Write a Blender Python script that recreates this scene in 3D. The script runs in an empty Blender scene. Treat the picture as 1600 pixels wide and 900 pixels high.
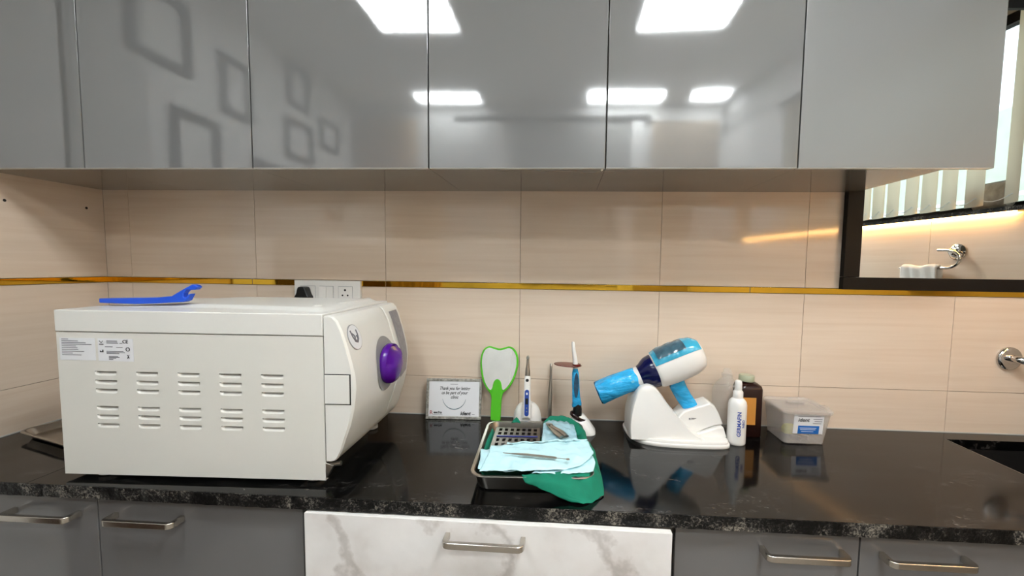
import bpy, bmesh, math, random
from mathutils import Vector, Matrix, noise
random.seed(7)
C = bpy.context.scene.collection
SC = bpy.context.scene
PI = math.pi

# ------------------------------------------------------------------ camera
F = Vector((-0.06016754, 0.99569272, -0.07053994))
R = Vector((0.99802364, 0.06129072, 0.01386599))
U = Vector((-0.01812971, 0.06956625, 0.99741258))
cd = bpy.data.cameras.new('camera')
cam = bpy.data.objects.new('camera', cd); C.objects.link(cam)
M = Matrix((R, U, -F)).transposed().to_4x4()
M.translation = Vector((1.79059, -1.56566, 0.56576))
cam.matrix_world = M
cd.sensor_width = 36; cd.sensor_fit = 'HORIZONTAL'
cd.lens = 666.708 / 1600 * 36
cd.shift_x = -43.12 / 1600; cd.shift_y = 14.63 / 1600
cd.clip_start = 0.02; cd.clip_end = 200
SC.camera = cam

# ------------------------------------------------------------------ world, lights, exposure
w = bpy.data.worlds.new('world'); SC.world = w; w.use_nodes = True
bg = w.node_tree.nodes['Background']
bg.inputs[0].default_value = (0.72, 0.86, 1.0, 1); bg.inputs[1].default_value = 1.25
sd = bpy.data.lights.new('sun', 'SUN'); sd.energy = 2.5; sd.angle = 0.3; sd.color = (1, .96, .9)
sun = bpy.data.objects.new('sun', sd); C.objects.link(sun)
sun.rotation_euler = (math.radians(40), math.radians(-20), 0)
PANEL = 21.0       # ceiling panel emission
LED = 26.0
CEIL = 1.88; REAR = -2.72; FLOOR = -0.88
SC.view_settings.view_transform = 'Standard'; SC.view_settings.look = 'None'
SC.view_settings.gamma = 1; SC.view_settings.use_curve_mapping = False
SC.view_settings.exposure = 1.16

# ------------------------------------------------------------------ materials
def lin(c):
    if isinstance(c, str):
        c = [int(c[i:i+2], 16) / 255 for i in (0, 2, 4)]
        c = [x / 12.92 if x <= .04045 else ((x + .055) / 1.055) ** 2.4 for x in c]
    return (c[0], c[1], c[2], 1)
def new(name):
    m = bpy.data.materials.new(name); m.use_nodes = True
    return m, m.node_tree.nodes, m.node_tree.links, m.node_tree.nodes['Principled BSDF']
def coords(n, l, scale=(1, 1, 1), rnd=False):
    tc = n.new('ShaderNodeTexCoord'); mp = n.new('ShaderNodeMapping')
    l.new(tc.outputs['Object'], mp.inputs[0]); mp.inputs['Scale'].default_value = scale
    if rnd:
        oi = n.new('ShaderNodeObjectInfo'); mu = n.new('ShaderNodeMath'); mu.operation = 'MULTIPLY'; mu.inputs[1].default_value = 37.0
        l.new(oi.outputs['Random'], mu.inputs[0]); l.new(mu.outputs[0], mp.inputs['Location'])
    return mp.outputs[0]
def bump(n, l, b, vec, scale, strength, dist=.001, detail=3):
    nz = n.new('ShaderNodeTexNoise'); nz.inputs['Scale'].default_value = scale; nz.inputs['Detail'].default_value = detail
    l.new(vec, nz.inputs['Vector'])
    bp = n.new('ShaderNodeBump'); bp.inputs['Strength'].default_value = strength; bp.inputs['Distance'].default_value = dist
    l.new(nz.outputs[0], bp.inputs['Height']); l.new(bp.outputs[0], b.inputs['Normal'])
    return nz
def mat(name, col, rough=.5, metal=0, var=.06, vs=6, coat=0, bs=0, bstr=.2, bd=.001, trans=0, ior=1.45, alpha=1, stretch=(1, 1, 1), sub=0):
    m, n, l, b = new(name)
    c = lin(col)
    v = coords(n, l, stretch)
    if var:
        nz = n.new('ShaderNodeTexNoise'); nz.inputs['Scale'].default_value = vs; nz.inputs['Detail'].default_value = 4
        l.new(v, nz.inputs['Vector'])
        cr = n.new('ShaderNodeValToRGB')
        cr.color_ramp.elements[0].position = .3; cr.color_ramp.elements[1].position = .7
        cr.color_ramp.elements[0].color = tuple(x * (1 - var) for x in c[:3]) + (1,)
        cr.color_ramp.elements[1].color = tuple(min(1, x * (1 + var)) for x in c[:3]) + (1,)
        l.new(nz.outputs[0], cr.inputs[0]); l.new(cr.outputs[0], b.inputs['Base Color'])
    else: b.inputs['Base Color'].default_value = c
    b.inputs['Roughness'].default_value = rough; b.inputs['Metallic'].default_value = metal
    b.inputs['Coat Weight'].default_value = coat; b.inputs['Coat Roughness'].default_value = .05
    b.inputs['Transmission Weight'].default_value = trans; b.inputs['IOR'].default_value = ior; b.inputs['Alpha'].default_value = alpha
    if sub: b.inputs['Subsurface Weight'].default_value = sub; b.inputs['Subsurface Scale'].default_value = .01
    if bs: bump(n, l, b, v, bs, bstr, bd)
    return m
def ramp(n, stops):
    cr = n.new('ShaderNodeValToRGB'); e = cr.color_ramp.elements
    while len(e) < len(stops): e.new(.5)
    for k, (p, c) in enumerate(stops): e[k].position = p; e[k].color = lin(c)
    return cr
def tile_mat(name, a, b_, c_):
    m, n, l, b = new(name)
    v = coords(n, l, (1.3, 1.3, 34), True)
    nz = n.new('ShaderNodeTexNoise'); nz.inputs['Scale'].default_value = 1.6; nz.inputs['Detail'].default_value = 5; nz.inputs['Distortion'].default_value = .5
    l.new(v, nz.inputs['Vector'])
    cr = ramp(n, [(.28, a), (.5, b_), (.75, c_)]); l.new(nz.outputs[0], cr.inputs[0]); l.new(cr.outputs[0], b.inputs['Base Color'])
    b.inputs['Roughness'].default_value = .08; b.inputs['IOR'].default_value = 1.68
    v2 = coords(n, l)
    bump(n, l, b, v2, 60, .08, .0004)
    return m
def granite(name, rough, edge=False):
    m, n, l, b = new(name)
    v = coords(n, l, (1, 1.8, 1))
    nz = n.new('ShaderNodeTexNoise'); nz.inputs['Scale'].default_value = 5 if not edge else 9; nz.inputs['Detail'].default_value = 8; nz.inputs['Distortion'].default_value = 1.2
    l.new(v, nz.inputs['Vector'])
    fl = n.new('ShaderNodeTexNoise'); fl.inputs['Scale'].default_value = 170 if edge else 55; fl.inputs['Detail'].default_value = 5; fl.inputs['Distortion'].default_value = 1
    l.new(v, fl.inputs['Vector'])
    mu = n.new('ShaderNodeMath'); mu.operation = 'MULTIPLY'; l.new(nz.outputs[0], mu.inputs[0]); l.new(fl.outputs[0], mu.inputs[1])
    if edge: cr = ramp(n, [(.21, '050505'), (.255, '0e0e0e'), (.30, '2e2c2b'), (.35, '5a5650'), (.44, '8a857a')])
    else: cr = ramp(n, [(.20, '050505'), (.29, '0b0b0b'), (.34, '1b1a19'), (.40, '33302e'), (.48, '4a4642')])
    l.new(mu.outputs[0], cr.inputs[0]); l.new(cr.outputs[0], b.inputs['Base Color'])
    b.inputs['Roughness'].default_value = rough; b.inputs['IOR'].default_value = 1.34
    if edge: bump(n, l, b, v, 120, .6, .003)
    return m
def marble_mat():
    m, n, l, b = new('marble_laminate')
    v = coords(n, l)
    nz = n.new('ShaderNodeTexNoise'); nz.inputs['Scale'].default_value = 7; nz.inputs['Detail'].default_value = 8; l.new(v, nz.inputs['Vector'])
    cr = ramp(n, [(.3, 'd0cac6'), (.5, 'e3e0de'), (.7, 'ebe9e8')]); l.new(nz.outputs[0], cr.inputs[0])
    mp = n.new('ShaderNodeMapping'); mp.inputs['Rotation'].default_value = (0, math.radians(38), 0); l.new(v, mp.inputs[0])
    wv = n.new('ShaderNodeTexWave'); wv.inputs['Scale'].default_value = 1.1; wv.inputs['Distortion'].default_value = 7; wv.inputs['Detail'].default_value = 6; wv.inputs['Detail Scale'].default_value = 2.2; wv.inputs['Detail Roughness'].default_value = .62
    l.new(mp.outputs[0], wv.inputs['Vector'])
    vr = ramp(n, [(0, '8f837a'), (.025, 'c9c2bd'), (.10, 'ffffff')]); l.new(wv.outputs['Fac'], vr.inputs[0])
    mx = n.new('ShaderNodeMix'); mx.data_type = 'RGBA'; mx.blend_type = 'MULTIPLY'; mx.inputs[0].default_value = .38
    l.new(cr.outputs[0], mx.inputs[6]); l.new(vr.outputs[0], mx.inputs[7]); l.new(mx.outputs[2], b.inputs['Base Color'])
    b.inputs['Roughness'].default_value = .18
    return m
def door_mat(name='grey_gloss_laminate', r0=.025, r1=.085):
    m, n, l, b = new(name)
    v = coords(n, l)
    nz = n.new('ShaderNodeTexNoise'); nz.inputs['Scale'].default_value = 3; nz.inputs['Detail'].default_value = 6
    l.new(v, nz.inputs['Vector'])
    mr = n.new('ShaderNodeMapRange'); mr.inputs[3].default_value = r0; mr.inputs[4].default_value = r1
    l.new(nz.outputs[0], mr.inputs[0]); l.new(mr.outputs[0], b.inputs['Roughness'])
    b.inputs['Base Color'].default_value = lin('6a6a6a')
    b.inputs['IOR'].default_value = 2.1
    w1 = n.new('ShaderNodeTexNoise'); w1.inputs['Scale'].default_value = 5; w1.inputs['Detail'].default_value = 1; l.new(v, w1.inputs['Vector'])
    b1 = n.new('ShaderNodeBump'); b1.inputs['Strength'].default_value = .055; b1.inputs['Distance'].default_value = .006; l.new(w1.outputs[0], b1.inputs['Height'])
    v3 = coords(n, l, (1, 1, .35))
    w2 = n.new('ShaderNodeTexNoise'); w2.inputs['Scale'].default_value = 90; w2.inputs['Detail'].default_value = 2; l.new(v3, w2.inputs['Vector'])
    b2 = n.new('ShaderNodeBump'); b2.inputs['Strength'].default_value = .06; b2.inputs['Distance'].default_value = .0006; l.new(w2.outputs[0], b2.inputs['Height'])
    l.new(b1.outputs[0], b2.inputs['Normal']); l.new(b2.outputs[0], b.inputs['Normal'])
    return m
def emis(name, col, s):
    m, n, l, b = new(name); b.inputs['Base Color'].default_value = lin(col)
    b.inputs['Emission Color'].default_value = lin(col); b.inputs['Emission Strength'].default_value = s
    return m
def translucent(name, col, tr, rough=.25):
    m, n, l, b = new(name)
    b.inputs['Base Color'].default_value = lin(col); b.inputs['Roughness'].default_value = rough
    t = n.new('ShaderNodeBsdfTransparent'); mx = n.new('ShaderNodeMixShader')
    nz = n.new('ShaderNodeTexNoise'); nz.inputs['Scale'].default_value = 9; l.new(coords(n, l), nz.inputs['Vector'])
    mr = n.new('ShaderNodeMapRange'); mr.inputs[3].default_value = 1 - tr - .06; mr.inputs[4].default_value = 1 - tr + .06
    l.new(nz.outputs[0], mr.inputs[0]); l.new(mr.outputs[0], mx.inputs[0])
    l.new(t.outputs[0], mx.inputs[1]); l.new(b.outputs[0], mx.inputs[2])
    l.new(mx.outputs[0], n['Material Output'].inputs[0])
    return m

m_tile = tile_mat('cream_tile', 'd4c0ac', 'd8c6b3', 'dccbb9')
m_grout = mat('grout', '9b8c7c', .9)
m_door = door_mat(); m_door_worn = door_mat('worn_grey_laminate', .20, .30)
m_case = mat('grey_case_laminate', '74706b', .12, var=.03, ior=1.6)
m_edge = mat('light_edge_band', 'b9b7b3', .3)
m_low = mat('grey_lower_laminate', '6d6c6c', .08, var=.03, ior=1.6)
m_dark = mat('dark_gap', '0c0b0b', .6, var=0)
m_gran = granite('black_granite', .1); m_gedge = granite('granite_rough_edge', .35, True)
m_gold = mat('polished_gold', 'e0b23c', .04, 1, var=.05, vs=25, bs=10, bstr=.12, bd=.002)
m_white = mat('white_enamel', 'd6d4cd', .32, var=.015)
m_whitetop = mat('white_enamel_cover', 'd9d8d3', .28, var=.015)
m_wplastic = mat('white_plastic', 'e2e0dc', .28, var=.02)
m_purple = mat('purple_plastic', '4c0e84', .22, var=.08)
m_hsteel = mat('satin_steel', 'c9c3ba', .22, 1, var=.04, vs=30)
m_ggrey = mat('grey_plastic', '8a8a8a', .4)
m_screen = mat('grey_screen', '83838a', .3, var=.15, vs=60)
m_black = mat('black_plastic', '101011', .3, var=.1)
m_frame = mat('black_aluminium', '0d0b0a', .5, var=.1, ior=1.3)
m_mirror = mat('mirror_silver', 'f4f6f4', 0.0, 1, var=0)
m_steel = mat('brushed_steel', 'a9a49c', .28, 1, var=.08, vs=30)
m_chrome = mat('chrome', 'cfcdcb', .06, 1, var=.03)
m_blue = mat('blue_plastic', '2455cf', .3)
m_green = mat('lime_green_plastic', '4fb521', .3)
m_cloth = mat('green_drape', '05745a', .85, var=.15, vs=20, bs=300, bstr=.3)
m_pouch = mat('pale_blue_pouch_paper', 'bfe6ee', .6, var=.06, vs=25, bs=30, bstr=.5, bd=.003)
m_film = mat('pouch_film', '9cc3cf', .15, var=.1, vs=30, bs=40, bstr=.6, bd=.003)
m_bfilm = mat('blue_film', '2ba2da', .08, var=.26, vs=16, bs=26, bstr=1, bd=.014, stretch=(.6, 1.4, 1.6))
m_navy = mat('navy_plastic', '0b1040', .15)
m_brown = mat('dark_brown_plastic', '271310', .2)
m_amber = mat('orange_shield', '6b1a10', .15, trans=.2)
m_orange = mat('orange_label', 'c98a3c', .5)
m_capg = mat('sage_cap', 'a8ad94', .4)
m_ink = mat('black_ink', '222226', .6, var=0)
m_grey_ink = mat('grey_ink', '6b6b72', .6, var=0)
m_red = mat('red_ink', 'a23b38', .6, var=0)
m_bink = mat('blue_ink', '24459a', .5, var=0)
m_label = mat('label_paper', 'dcdde0', .4, var=.02)
m_lblue = mat('label_blue', '1d62b0', .4)
m_paint = mat('white_wall_paint', 'dcdcda', .6)
m_ceil = mat('ceiling_paint', 'e4e4e2', .7)
m_floor = mat('floor_tile', '9a938a', .3)
def fabric(name, col):
    m, n, l, b = new(name); b.inputs['Base Color'].default_value = lin(col); b.inputs['Roughness'].default_value = .8
    t = n.new('ShaderNodeBsdfTranslucent'); t.inputs[0].default_value = lin(col); mx = n.new('ShaderNodeMixShader'); mx.inputs[0].default_value = .8
    l.new(b.outputs[0], mx.inputs[1]); l.new(t.outputs[0], mx.inputs[2]); l.new(mx.outputs[0], n['Material Output'].inputs[0]); return m
m_curt = fabric('cream_blind_fabric', 'f0dfc4')
m_marble = marble_mat()
m_clear = translucent('clear_plastic', 'd8d4cf', .80, .12)
m_box = translucent('milky_plastic', 'cdc6c0', .64, .2)
m_silver = mat('silver_relief', 'a6a49c', .35, .5, var=.35, vs=90, bs=120, bstr=1, bd=.004)
m_towel = mat('white_towel', 'd8d6d2', .95, bs=90, bstr=.5)
m_led = emis('led_light', (1, .54, .17), LED)
m_panel = emis('panel_light', (.93, .98, 1), PANEL)
m_panel_dim = emis('panel_light_dim', (.93, .98, 1), PANEL*.5)

# ------------------------------------------------------------------ mesh helpers
class MB:
    def __init__(s): s.v = []; s.f = []
    def add(s, v, f):
        o = len(s.v); s.v += [tuple(x) for x in v]; s.f += [tuple(i + o for i in q) for q in f]; return s
    def box(s, x0, x1, y0, y1, z0, z1):
        v = [(x, y, z) for z in (z0, z1) for y in (y0, y1) for x in (x0, x1)]
        return s.add(v, [(0, 2, 3, 1), (4, 5, 7, 6), (0, 1, 5, 4), (2, 6, 7, 3), (0, 4, 6, 2), (1, 3, 7, 5)])
    def loft(s, rings, cap=True, closed=True):
        n = len(rings[0]); v = [p for r in rings for p in r]; f = []
        for i in range(len(rings) - 1):
            for j in range(n if closed else n - 1):
                k = (j + 1) % n; f.append((i*n + j, i*n + k, (i+1)*n + k, (i+1)*n + j))
        if cap: f.append(tuple(range(n))[::-1]); f.append(tuple((len(rings)-1)*n + j for j in range(n)))
        return s.add(v, f)
    def prism(s, poly, y0, y1, ax='y'):
        P = {'y': lambda a, b, t: (a, t, b), 'z': lambda a, b, t: (a, b, t), 'x': lambda a, b, t: (t, a, b)}[ax]
        return s.loft([[P(a, b, y0) for a, b in poly], [P(a, b, y1) for a, b in poly]])
    def tube(s, pts, r, n=12, cap=True, sq=1.0):
        pts = [Vector(p) for p in pts]; rr = r if hasattr(r, '__len__') else [r] * len(pts); rings = []
        t0 = (pts[1] - pts[0]).normalized(); up = Vector((0, 0, 1)) if abs(t0.z) < .9 else Vector((0, 1, 0))
        a = t0.cross(up).normalized()
        for i, p in enumerate(pts):
            t = (pts[min(i+1, len(pts)-1)] - pts[max(i-1, 0)]).normalized()
            a = (a - t * a.dot(t)).normalized(); b = t.cross(a)
            rings.append([p + (a * math.cos(q) + b * sq * math.sin(q)) * rr[i] for q in [2*PI*k/n for k in range(n)]])
        return s.loft(rings, cap)
    def lathe(s, prof, c=(0, 0, 0), n=28, sx=1, sy=1, cap=True):
        return s.loft([[(c[0] + r*sx*math.cos(2*PI*k/n), c[1] + r*sy*math.sin(2*PI*k/n), c[2] + z) for k in range(n)] for r, z in prof], cap)
    def rr(s, secs, n=6, cap=True):        # secs: (x0,x1,y0,y1,r,z) rounded rectangles lofted
        rings = []
        for x0, x1, y0, y1, r, z in secs:
            ring = []
            for cx, cy, a0 in ((x1-r, y1-r, 0), (x0+r, y1-r, 90), (x0+r, y0+r, 180), (x1-r, y0+r, 270)):
                for k in range(n+1):
                    a = math.radians(a0 + 90*k/n); ring.append((cx + r*math.cos(a), cy + r*math.sin(a), z))
            rings.append(ring)
        return s.loft(rings, cap)
    def grid(s, fn, nu, nv):
        v = [fn(i/nu, j/nv) for j in range(nv+1) for i in range(nu+1)]
        return s.add(v, [(j*(nu+1)+i, j*(nu+1)+i+1, (j+1)*(nu+1)+i+1, (j+1)*(nu+1)+i) for j in range(nv) for i in range(nu)])
    def xf(s, fn): s.v = [tuple(fn(Vector(p))) for p in s.v]; return s
    def mesh(s, name, m, smooth=35, fix=True):
        me = bpy.data.meshes.new(name); me.from_pydata(s.v, [], s.f)
        if fix:
            bm = bmesh.new(); bm.from_mesh(me); bmesh.ops.recalc_face_normals(bm, faces=bm.faces); bm.to_mesh(me); bm.free()
        me.materials.append(m)
        if smooth:
            for p in me.polygons: p.use_smooth = True
            me.set_sharp_from_angle(angle=math.radians(smooth))
        return me
    def build(s, name, m, parent=None, bevel=0, seg=3, smooth=35, solid=0, sub=0):
        o = bpy.data.objects.new(name, s.mesh(name, m, smooth)); C.objects.link(o)
        if parent: o.parent = parent
        if solid: q = o.modifiers.new('solid', 'SOLIDIFY'); q.thickness = solid; q.offset = 0
        if bevel:
            q = o.modifiers.new('bevel', 'BEVEL'); q.width = bevel; q.segments = seg; q.limit_method = 'ANGLE'; q.angle_limit = math.radians(40)
            q.harden_normals = False
        if sub: q = o.modifiers.new('sub', 'SUBSURF'); q.levels = sub; q.render_levels = sub
        return o
def tag(o, label=None, cat=None, group=None, kind=None):
    if label: o['label'] = label
    if cat: o['category'] = cat
    if group: o['group'] = group
    if kind: o['kind'] = kind
    return o
def empty(name, loc=(0, 0, 0), rz=0, label=None, cat=None, group=None):
    o = bpy.data.objects.new(name, None); C.objects.link(o); o.location = loc; o.rotation_euler = (0, 0, rz); o.empty_display_size = .02
    return tag(o, label, cat, group)
def text_mb(txt, size, shear=0, align='CENTER', ext=.0003, bold=0):
    cu = bpy.data.curves.new('t', 'FONT'); cu.body = txt; cu.size = size; cu.shear = shear; cu.align_x = align; cu.extrude = ext; cu.offset = bold; cu.resolution_u = 3
    o = bpy.data.objects.new('t', cu); C.objects.link(o)
    me = bpy.data.meshes.new_from_object(o); mb = MB(); mb.add([v.co for v in me.vertices], [tuple(p.vertices) for p in me.polygons])
    bpy.data.objects.remove(o); bpy.data.curves.remove(cu); bpy.data.meshes.remove(me)
    return mb                               # lies in XY, faces +z
def up(mb, x, y, z): return mb.xf(lambda p: (x + p.x, y - p.z, z + p.y))     # stand text up facing -y
def struct(o): o['kind'] = 'structure'; return o

# ------------------------------------------------------------------ room shell
t0, tw = .10285, .50677
zj, zg0, zg1, zU = .1494, .484, .506, .840
G = .0016
tile_cache = {}
def tile(parent, fr, a0, a1, z0, z1):
    """one wall tile; fr maps (along, out, z) to world"""
    key = (id(fr), round(a1-a0, 3), round(z1-z0, 3))
    mb = MB().box(0, a1-a0-G, 0, .006, 0, z1-z0-G)
    o_, ax, nx = fr
    yv = Vector((0, 0, 1)).cross(ax); R3 = Matrix((ax, yv, Vector((0, 0, 1)))).transposed().to_4x4()
    if key not in tile_cache: tile_cache[key] = mb.mesh('tile', m_tile, 0)
    o = bpy.data.objects.new('tile', tile_cache[key]); C.objects.link(o); o.parent = parent
    R3.translation = o_ + ax * (a0 + G/2) + nx * (-.006 if yv.dot(nx) > 0 else 0) + Vector((0, 0, z0 + G/2))
    o.matrix_world = R3
    return o
def cols(start, width, end, first=0.0):
    e = [first]; x = start
    while x < end - 1e-4:
        if x > first + 1e-3: e.append(x)
        x += width
    e.append(end); return e
fr_b = (Vector((0, 0, 0)), Vector((1, 0, 0)), Vector((0, -1, 0)))
fr_l = (Vector((0, 0, 0)), Vector((0, -1, 0)), Vector((1, 0, 0)))
k = .19; dn = Vector((-k, -1, 0)).normalized(); nr = Vector((-dn.y, dn.x, 0)) * -1
nr = Vector((dn.y, -dn.x, 0)); nr = nr if nr.x < 0 else -nr
RW0 = Vector((3.53, 0, 0)); fr_r = (RW0, dn, nr)
# tiles sit with their faces at out = 0 (the wall core lies 6 mm behind)
def shell(name, fr, spans, m=m_grout, th=.1, back=-.006):
    o_, ax, nx = fr; mb = MB()
    for a0, a1, z0, z1 in spans:
        q = MB().box(a0, a1, back - th, back, z0, z1)
        q.xf(lambda p: o_ + ax * p.x + nx * p.y + Vector((0, 0, p.z))); mb.add(q.v, q.f)
    return struct(mb.build(name, m, smooth=0))
wb = shell('wall_back', fr_b, [(-.1, 3.63, FLOOR, CEIL)])
cb = cols(t0, tw, 3.53)
for a, b in zip(cb, cb[1:]):
    for z0, z1 in ((-.1864, zj), (zj, zg0), (zg1, zU+.001), (zU+.001, 1.176), (1.176, 1.511), (1.511, CEIL)): tile(wb, fr_b, a, b, z0, z1)
wl = shell('wall_left', fr_l, [(0, 2.8, FLOOR, CEIL)])
cl = cols(.62, .6, .62)
cl = [0, .62]
for a, b in zip(cl, cl[1:]):
    for z0, z1 in ((-.1864, zj), (zj, zg0), (zg1, zU+.001)): tile(wl, fr_l, a, b, z0, z1)
pl = MB().box(0, .012, -2.72, -.622, FLOOR, CEIL).build('plaster', m_paint, wl, smooth=0)
MB().box(0, .012, -.6, -.36, .842, CEIL).build('plaster', m_paint, wl, smooth=0)
for y, z in ((-.0599, .7627), (-.2939, .7548)):
    MB().lathe([(.0045, -.002), (.0045, .0006)], n=12).xf(lambda p: (p.z, y + p.x, z + p.y)).build('drill_hole', m_dark, wl)
# angled wall with the window
WT0, WT1, WZ0, WZ1 = .12, 2.05, .822, 1.60
wr = shell('wall_right', fr_r, [(0, 2.9, FLOOR, WZ0), (0, 2.9, WZ1, CEIL), (0, WT0, WZ0, WZ1), (WT1, 2.9, WZ0, WZ1)], m_grout)
cr_ = cols(.52, .6, 2.75)
for a, b in zip(cr_, cr_[1:]):
    for z0, z1 in ((-.2, .2), (.2, .80)): tile(wr, fr_r, a, b, z0, z1)
def rwp(t, out, z): return RW0 + dn * t + nr * out + Vector((0, 0, z))
def rbox(mb, t0_, t1_, o0, o1, z0, z1):
    q = MB().box(t0_, t1_, o0, o1, z0, z1).xf(lambda p: rwp(p.x, p.y, p.z)); return mb.add(q.v, q.f)
mb = MB(); rbox(mb, WT1, 2.8, -.006, .004, WZ0, CEIL); rbox(mb, 0, WT0, -.006, .004, WZ0, CEIL); rbox(mb, 0, 2.8, -.006, .004, WZ1+.01, CEIL)
mb.build('plaster', m_paint, wr, smooth=0)
fr_k = (Vector((0, REAR, 0)), Vector((1, 0, 0)), Vector((0, 1, 0)))
wk = shell('wall_rear', fr_k, [(-.1, 3.1, FLOOR, CEIL)], m_paint, back=0)
struct(MB().box(-.1, 3.7, REAR-.1, .1, FLOOR-.1, FLOOR).build('floor', m_floor, smooth=0))
struct(MB().box(-.1, 3.7, REAR-.1, .1, CEIL, CEIL+.1).build('ceiling', m_ceil, smooth=0))
# gold strip
tr = struct(MB().box(0, 3.53, 0, .006, zg0+.002, zg1-.002).build('trim_1', m_grout, smooth=0))
for a, b in ((0, .593), (.5945, 1.1155), (1.117, 2.447), (2.4485, 3.525)):
    MB().box(a+.0006, b-.0006, -.0025, 0, zg0+.001, zg1-.001).build('gold_strip', m_gold, tr, bevel=.0006)
tr2 = struct(MB().box(-.006, 0, -.62, 0, zg0+.002, zg1-.002).build('trim_2', m_grout, smooth=0))
MB().box(0, .0025, -.619, -.001, zg0+.001, zg1-.001).build('gold_strip', m_gold, tr2, bevel=.0006)
# white sealant line where the tiles meet the worktop
struct(MB().box(.0, 3.52, -.003, 0, .0, .0035).build('baseboard_back', m_edge, smooth=0))
struct(MB().box(0, .003, -.6, -.003, .0, .0035).build('baseboard_left', m_edge, smooth=0))

# window in the right wall
wd = MB(); rbox(wd, WT0, WT1, -.14, .02, .804, .822)
wd = struct(wd.build('window_1', m_gedge, smooth=0))
f = MB()
for a, b in ((WT0, WT0+.04), (1.05, 1.09), (WT1-.04, WT1)): rbox(f, a, b, -.12, -.08, .822, WZ1)
rbox(f, WT0, WT1, -.12, -.08, .822, .85); rbox(f, WT0, WT1, -.12, -.08, WZ1-.04, WZ1)
f.build('window_frame', m_frame, wd, smooth=0)
for a, b in ((WT0+.04, 1.05), (1.09, WT1-.04)):
    q = MB(); rbox(q, a, b, -.103, -.099, .85, WZ1-.04)
    gm = mat('window_glass', 'f2fbfa', 0.02, var=0, trans=1, ior=1.1) if 'window_glass' not in bpy.data.materials else bpy.data.materials['window_glass']
    q.build('pane', gm, wd, smooth=0)
# LED strip
q = MB(); rbox(q, .2, 1.9, .010, .018, .7965, .8035)
tag(q.build('led_strip', m_led, smooth=0), 'glowing warm led strip under the dark window sill', 'light')
# vertical blind
vb = empty('vertical_blind', rwp(1.0, .03, .83), 0, 'cream vertical slat blind hanging over the window', 'blind')
q = MB(); rbox(q, .1, 2.05, .02, .05, 1.585, 1.61)
hr = q.build('rail', m_frame, vb, smooth=0); hr.matrix_parent_inverse = vb.matrix_world.inverted()
def adopt(o, p, loc):
    o.parent = p; o.location = -Vector(loc) if False else o.location; return o
VB = Vector(rwp(1.0, .03, .83)); hr.matrix_parent_inverse = Matrix.Identity(4); hr.location = -VB
ts = [.205, .33, .427, .51, .589, .68, .758, .832] + [.832 + .08*i for i in range(1, 15)]
slat_me = None
ang = math.atan2(dn.y, dn.x)
for i, t in enumerate(ts):
    if slat_me is None:
        mb = MB(); mb.grid(lambda u, v: ((u-.5)*.084, .006*math.cos((u-.5)*PI), .752*(v)), 6, 2)
        slat_me = mb.mesh('slat', m_curt, 40)
    o = bpy.data.objects.new('slat', slat_me); C.objects.link(o); o.parent = vb
    o.location = Vector(rwp(t, .035, .833)) - VB; o.rotation_euler = (0, 0, ang + math.radians(14 if i else 30) + random.uniform(-.06, .06))
pts = []
for i in range(len(ts)-1):
    for s in range(6):
        u = s/6; t = ts[i] + (ts[i+1]-ts[i])*u; pts.append(Vector(rwp(t, .03, .868 - .022*math.sin(PI*u))) - VB)
MB().tube(pts, .0016, 5).build('chain', m_wplastic, vb)
# things on the sill seen in the mirror
q = MB(); P0 = rwp(.32, -.035, .822)
pts = [];
mb = MB()
for kk, rr_ in enumerate((.032, .022, .012)):
    mb.add(*(lambda g: (g.v, g.f))(MB().tube([Vector((-.07, 0, .034)), Vector((.06, 0, .034))], rr_, 16, cap=True)))
mb.xf(lambda p: Vector(P0) + dn*p.x*.9 + nr*p.y + Vector((0, 0, p.z*1.7)) + Vector((0, 0, .004*math.sin(p.x*90))))
tag(mb.build('rolled_cloth', mat('dark_grey_fabric', 'a39b8f', .9, var=.3, vs=30)), 'rolled dark grey cloth lying on the window sill, seen in the mirror', 'cloth')

# ceiling light panels
lab = {0: 'square white ceiling panel light above the left side of the room', 1: 'square white ceiling panel light above the sink side of the room',
       2: 'white ceiling panel light by the rear wall, nearest the curtain', 3: 'white ceiling panel light by the rear wall, in the middle', 4: 'small white ceiling panel light by the rear wall, nearest the window'}
for i, (x0, x1, y0, y1) in enumerate(((.74, 1.18, -1.60, -1.10), (2.16, 2.62, -1.62, -1.12), (.60, 1.10, -2.64, -2.43), (1.94, 2.5, -2.64, -2.44), (2.72, 2.98, -2.60, -2.44))):
    f = empty('ceiling_panel_light', ((x0+x1)/2, (y0+y1)/2, CEIL), 0, lab[i], 'ceiling light', 'panel lights on the ceiling')
    hx, hy = (x1-x0)/2, (y1-y0)/2
    mb = MB(); mb.box(-hx-.012, hx+.012, -hy-.012, -hy, -.012, 0); mb.box(-hx-.012, hx+.012, hy, hy+.012, -.012, 0); mb.box(-hx-.012, -hx, -hy, hy, -.012, 0); mb.box(hx, hx+.012, -hy, hy, -.012, 0)
    mb.build('frame', m_wplastic, f, smooth=0); MB().box(-hx, hx, -hy, hy, -.008, -.002).build('diffuser', m_panel_dim if i in (0, 2) else m_panel, f, smooth=0)

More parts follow.
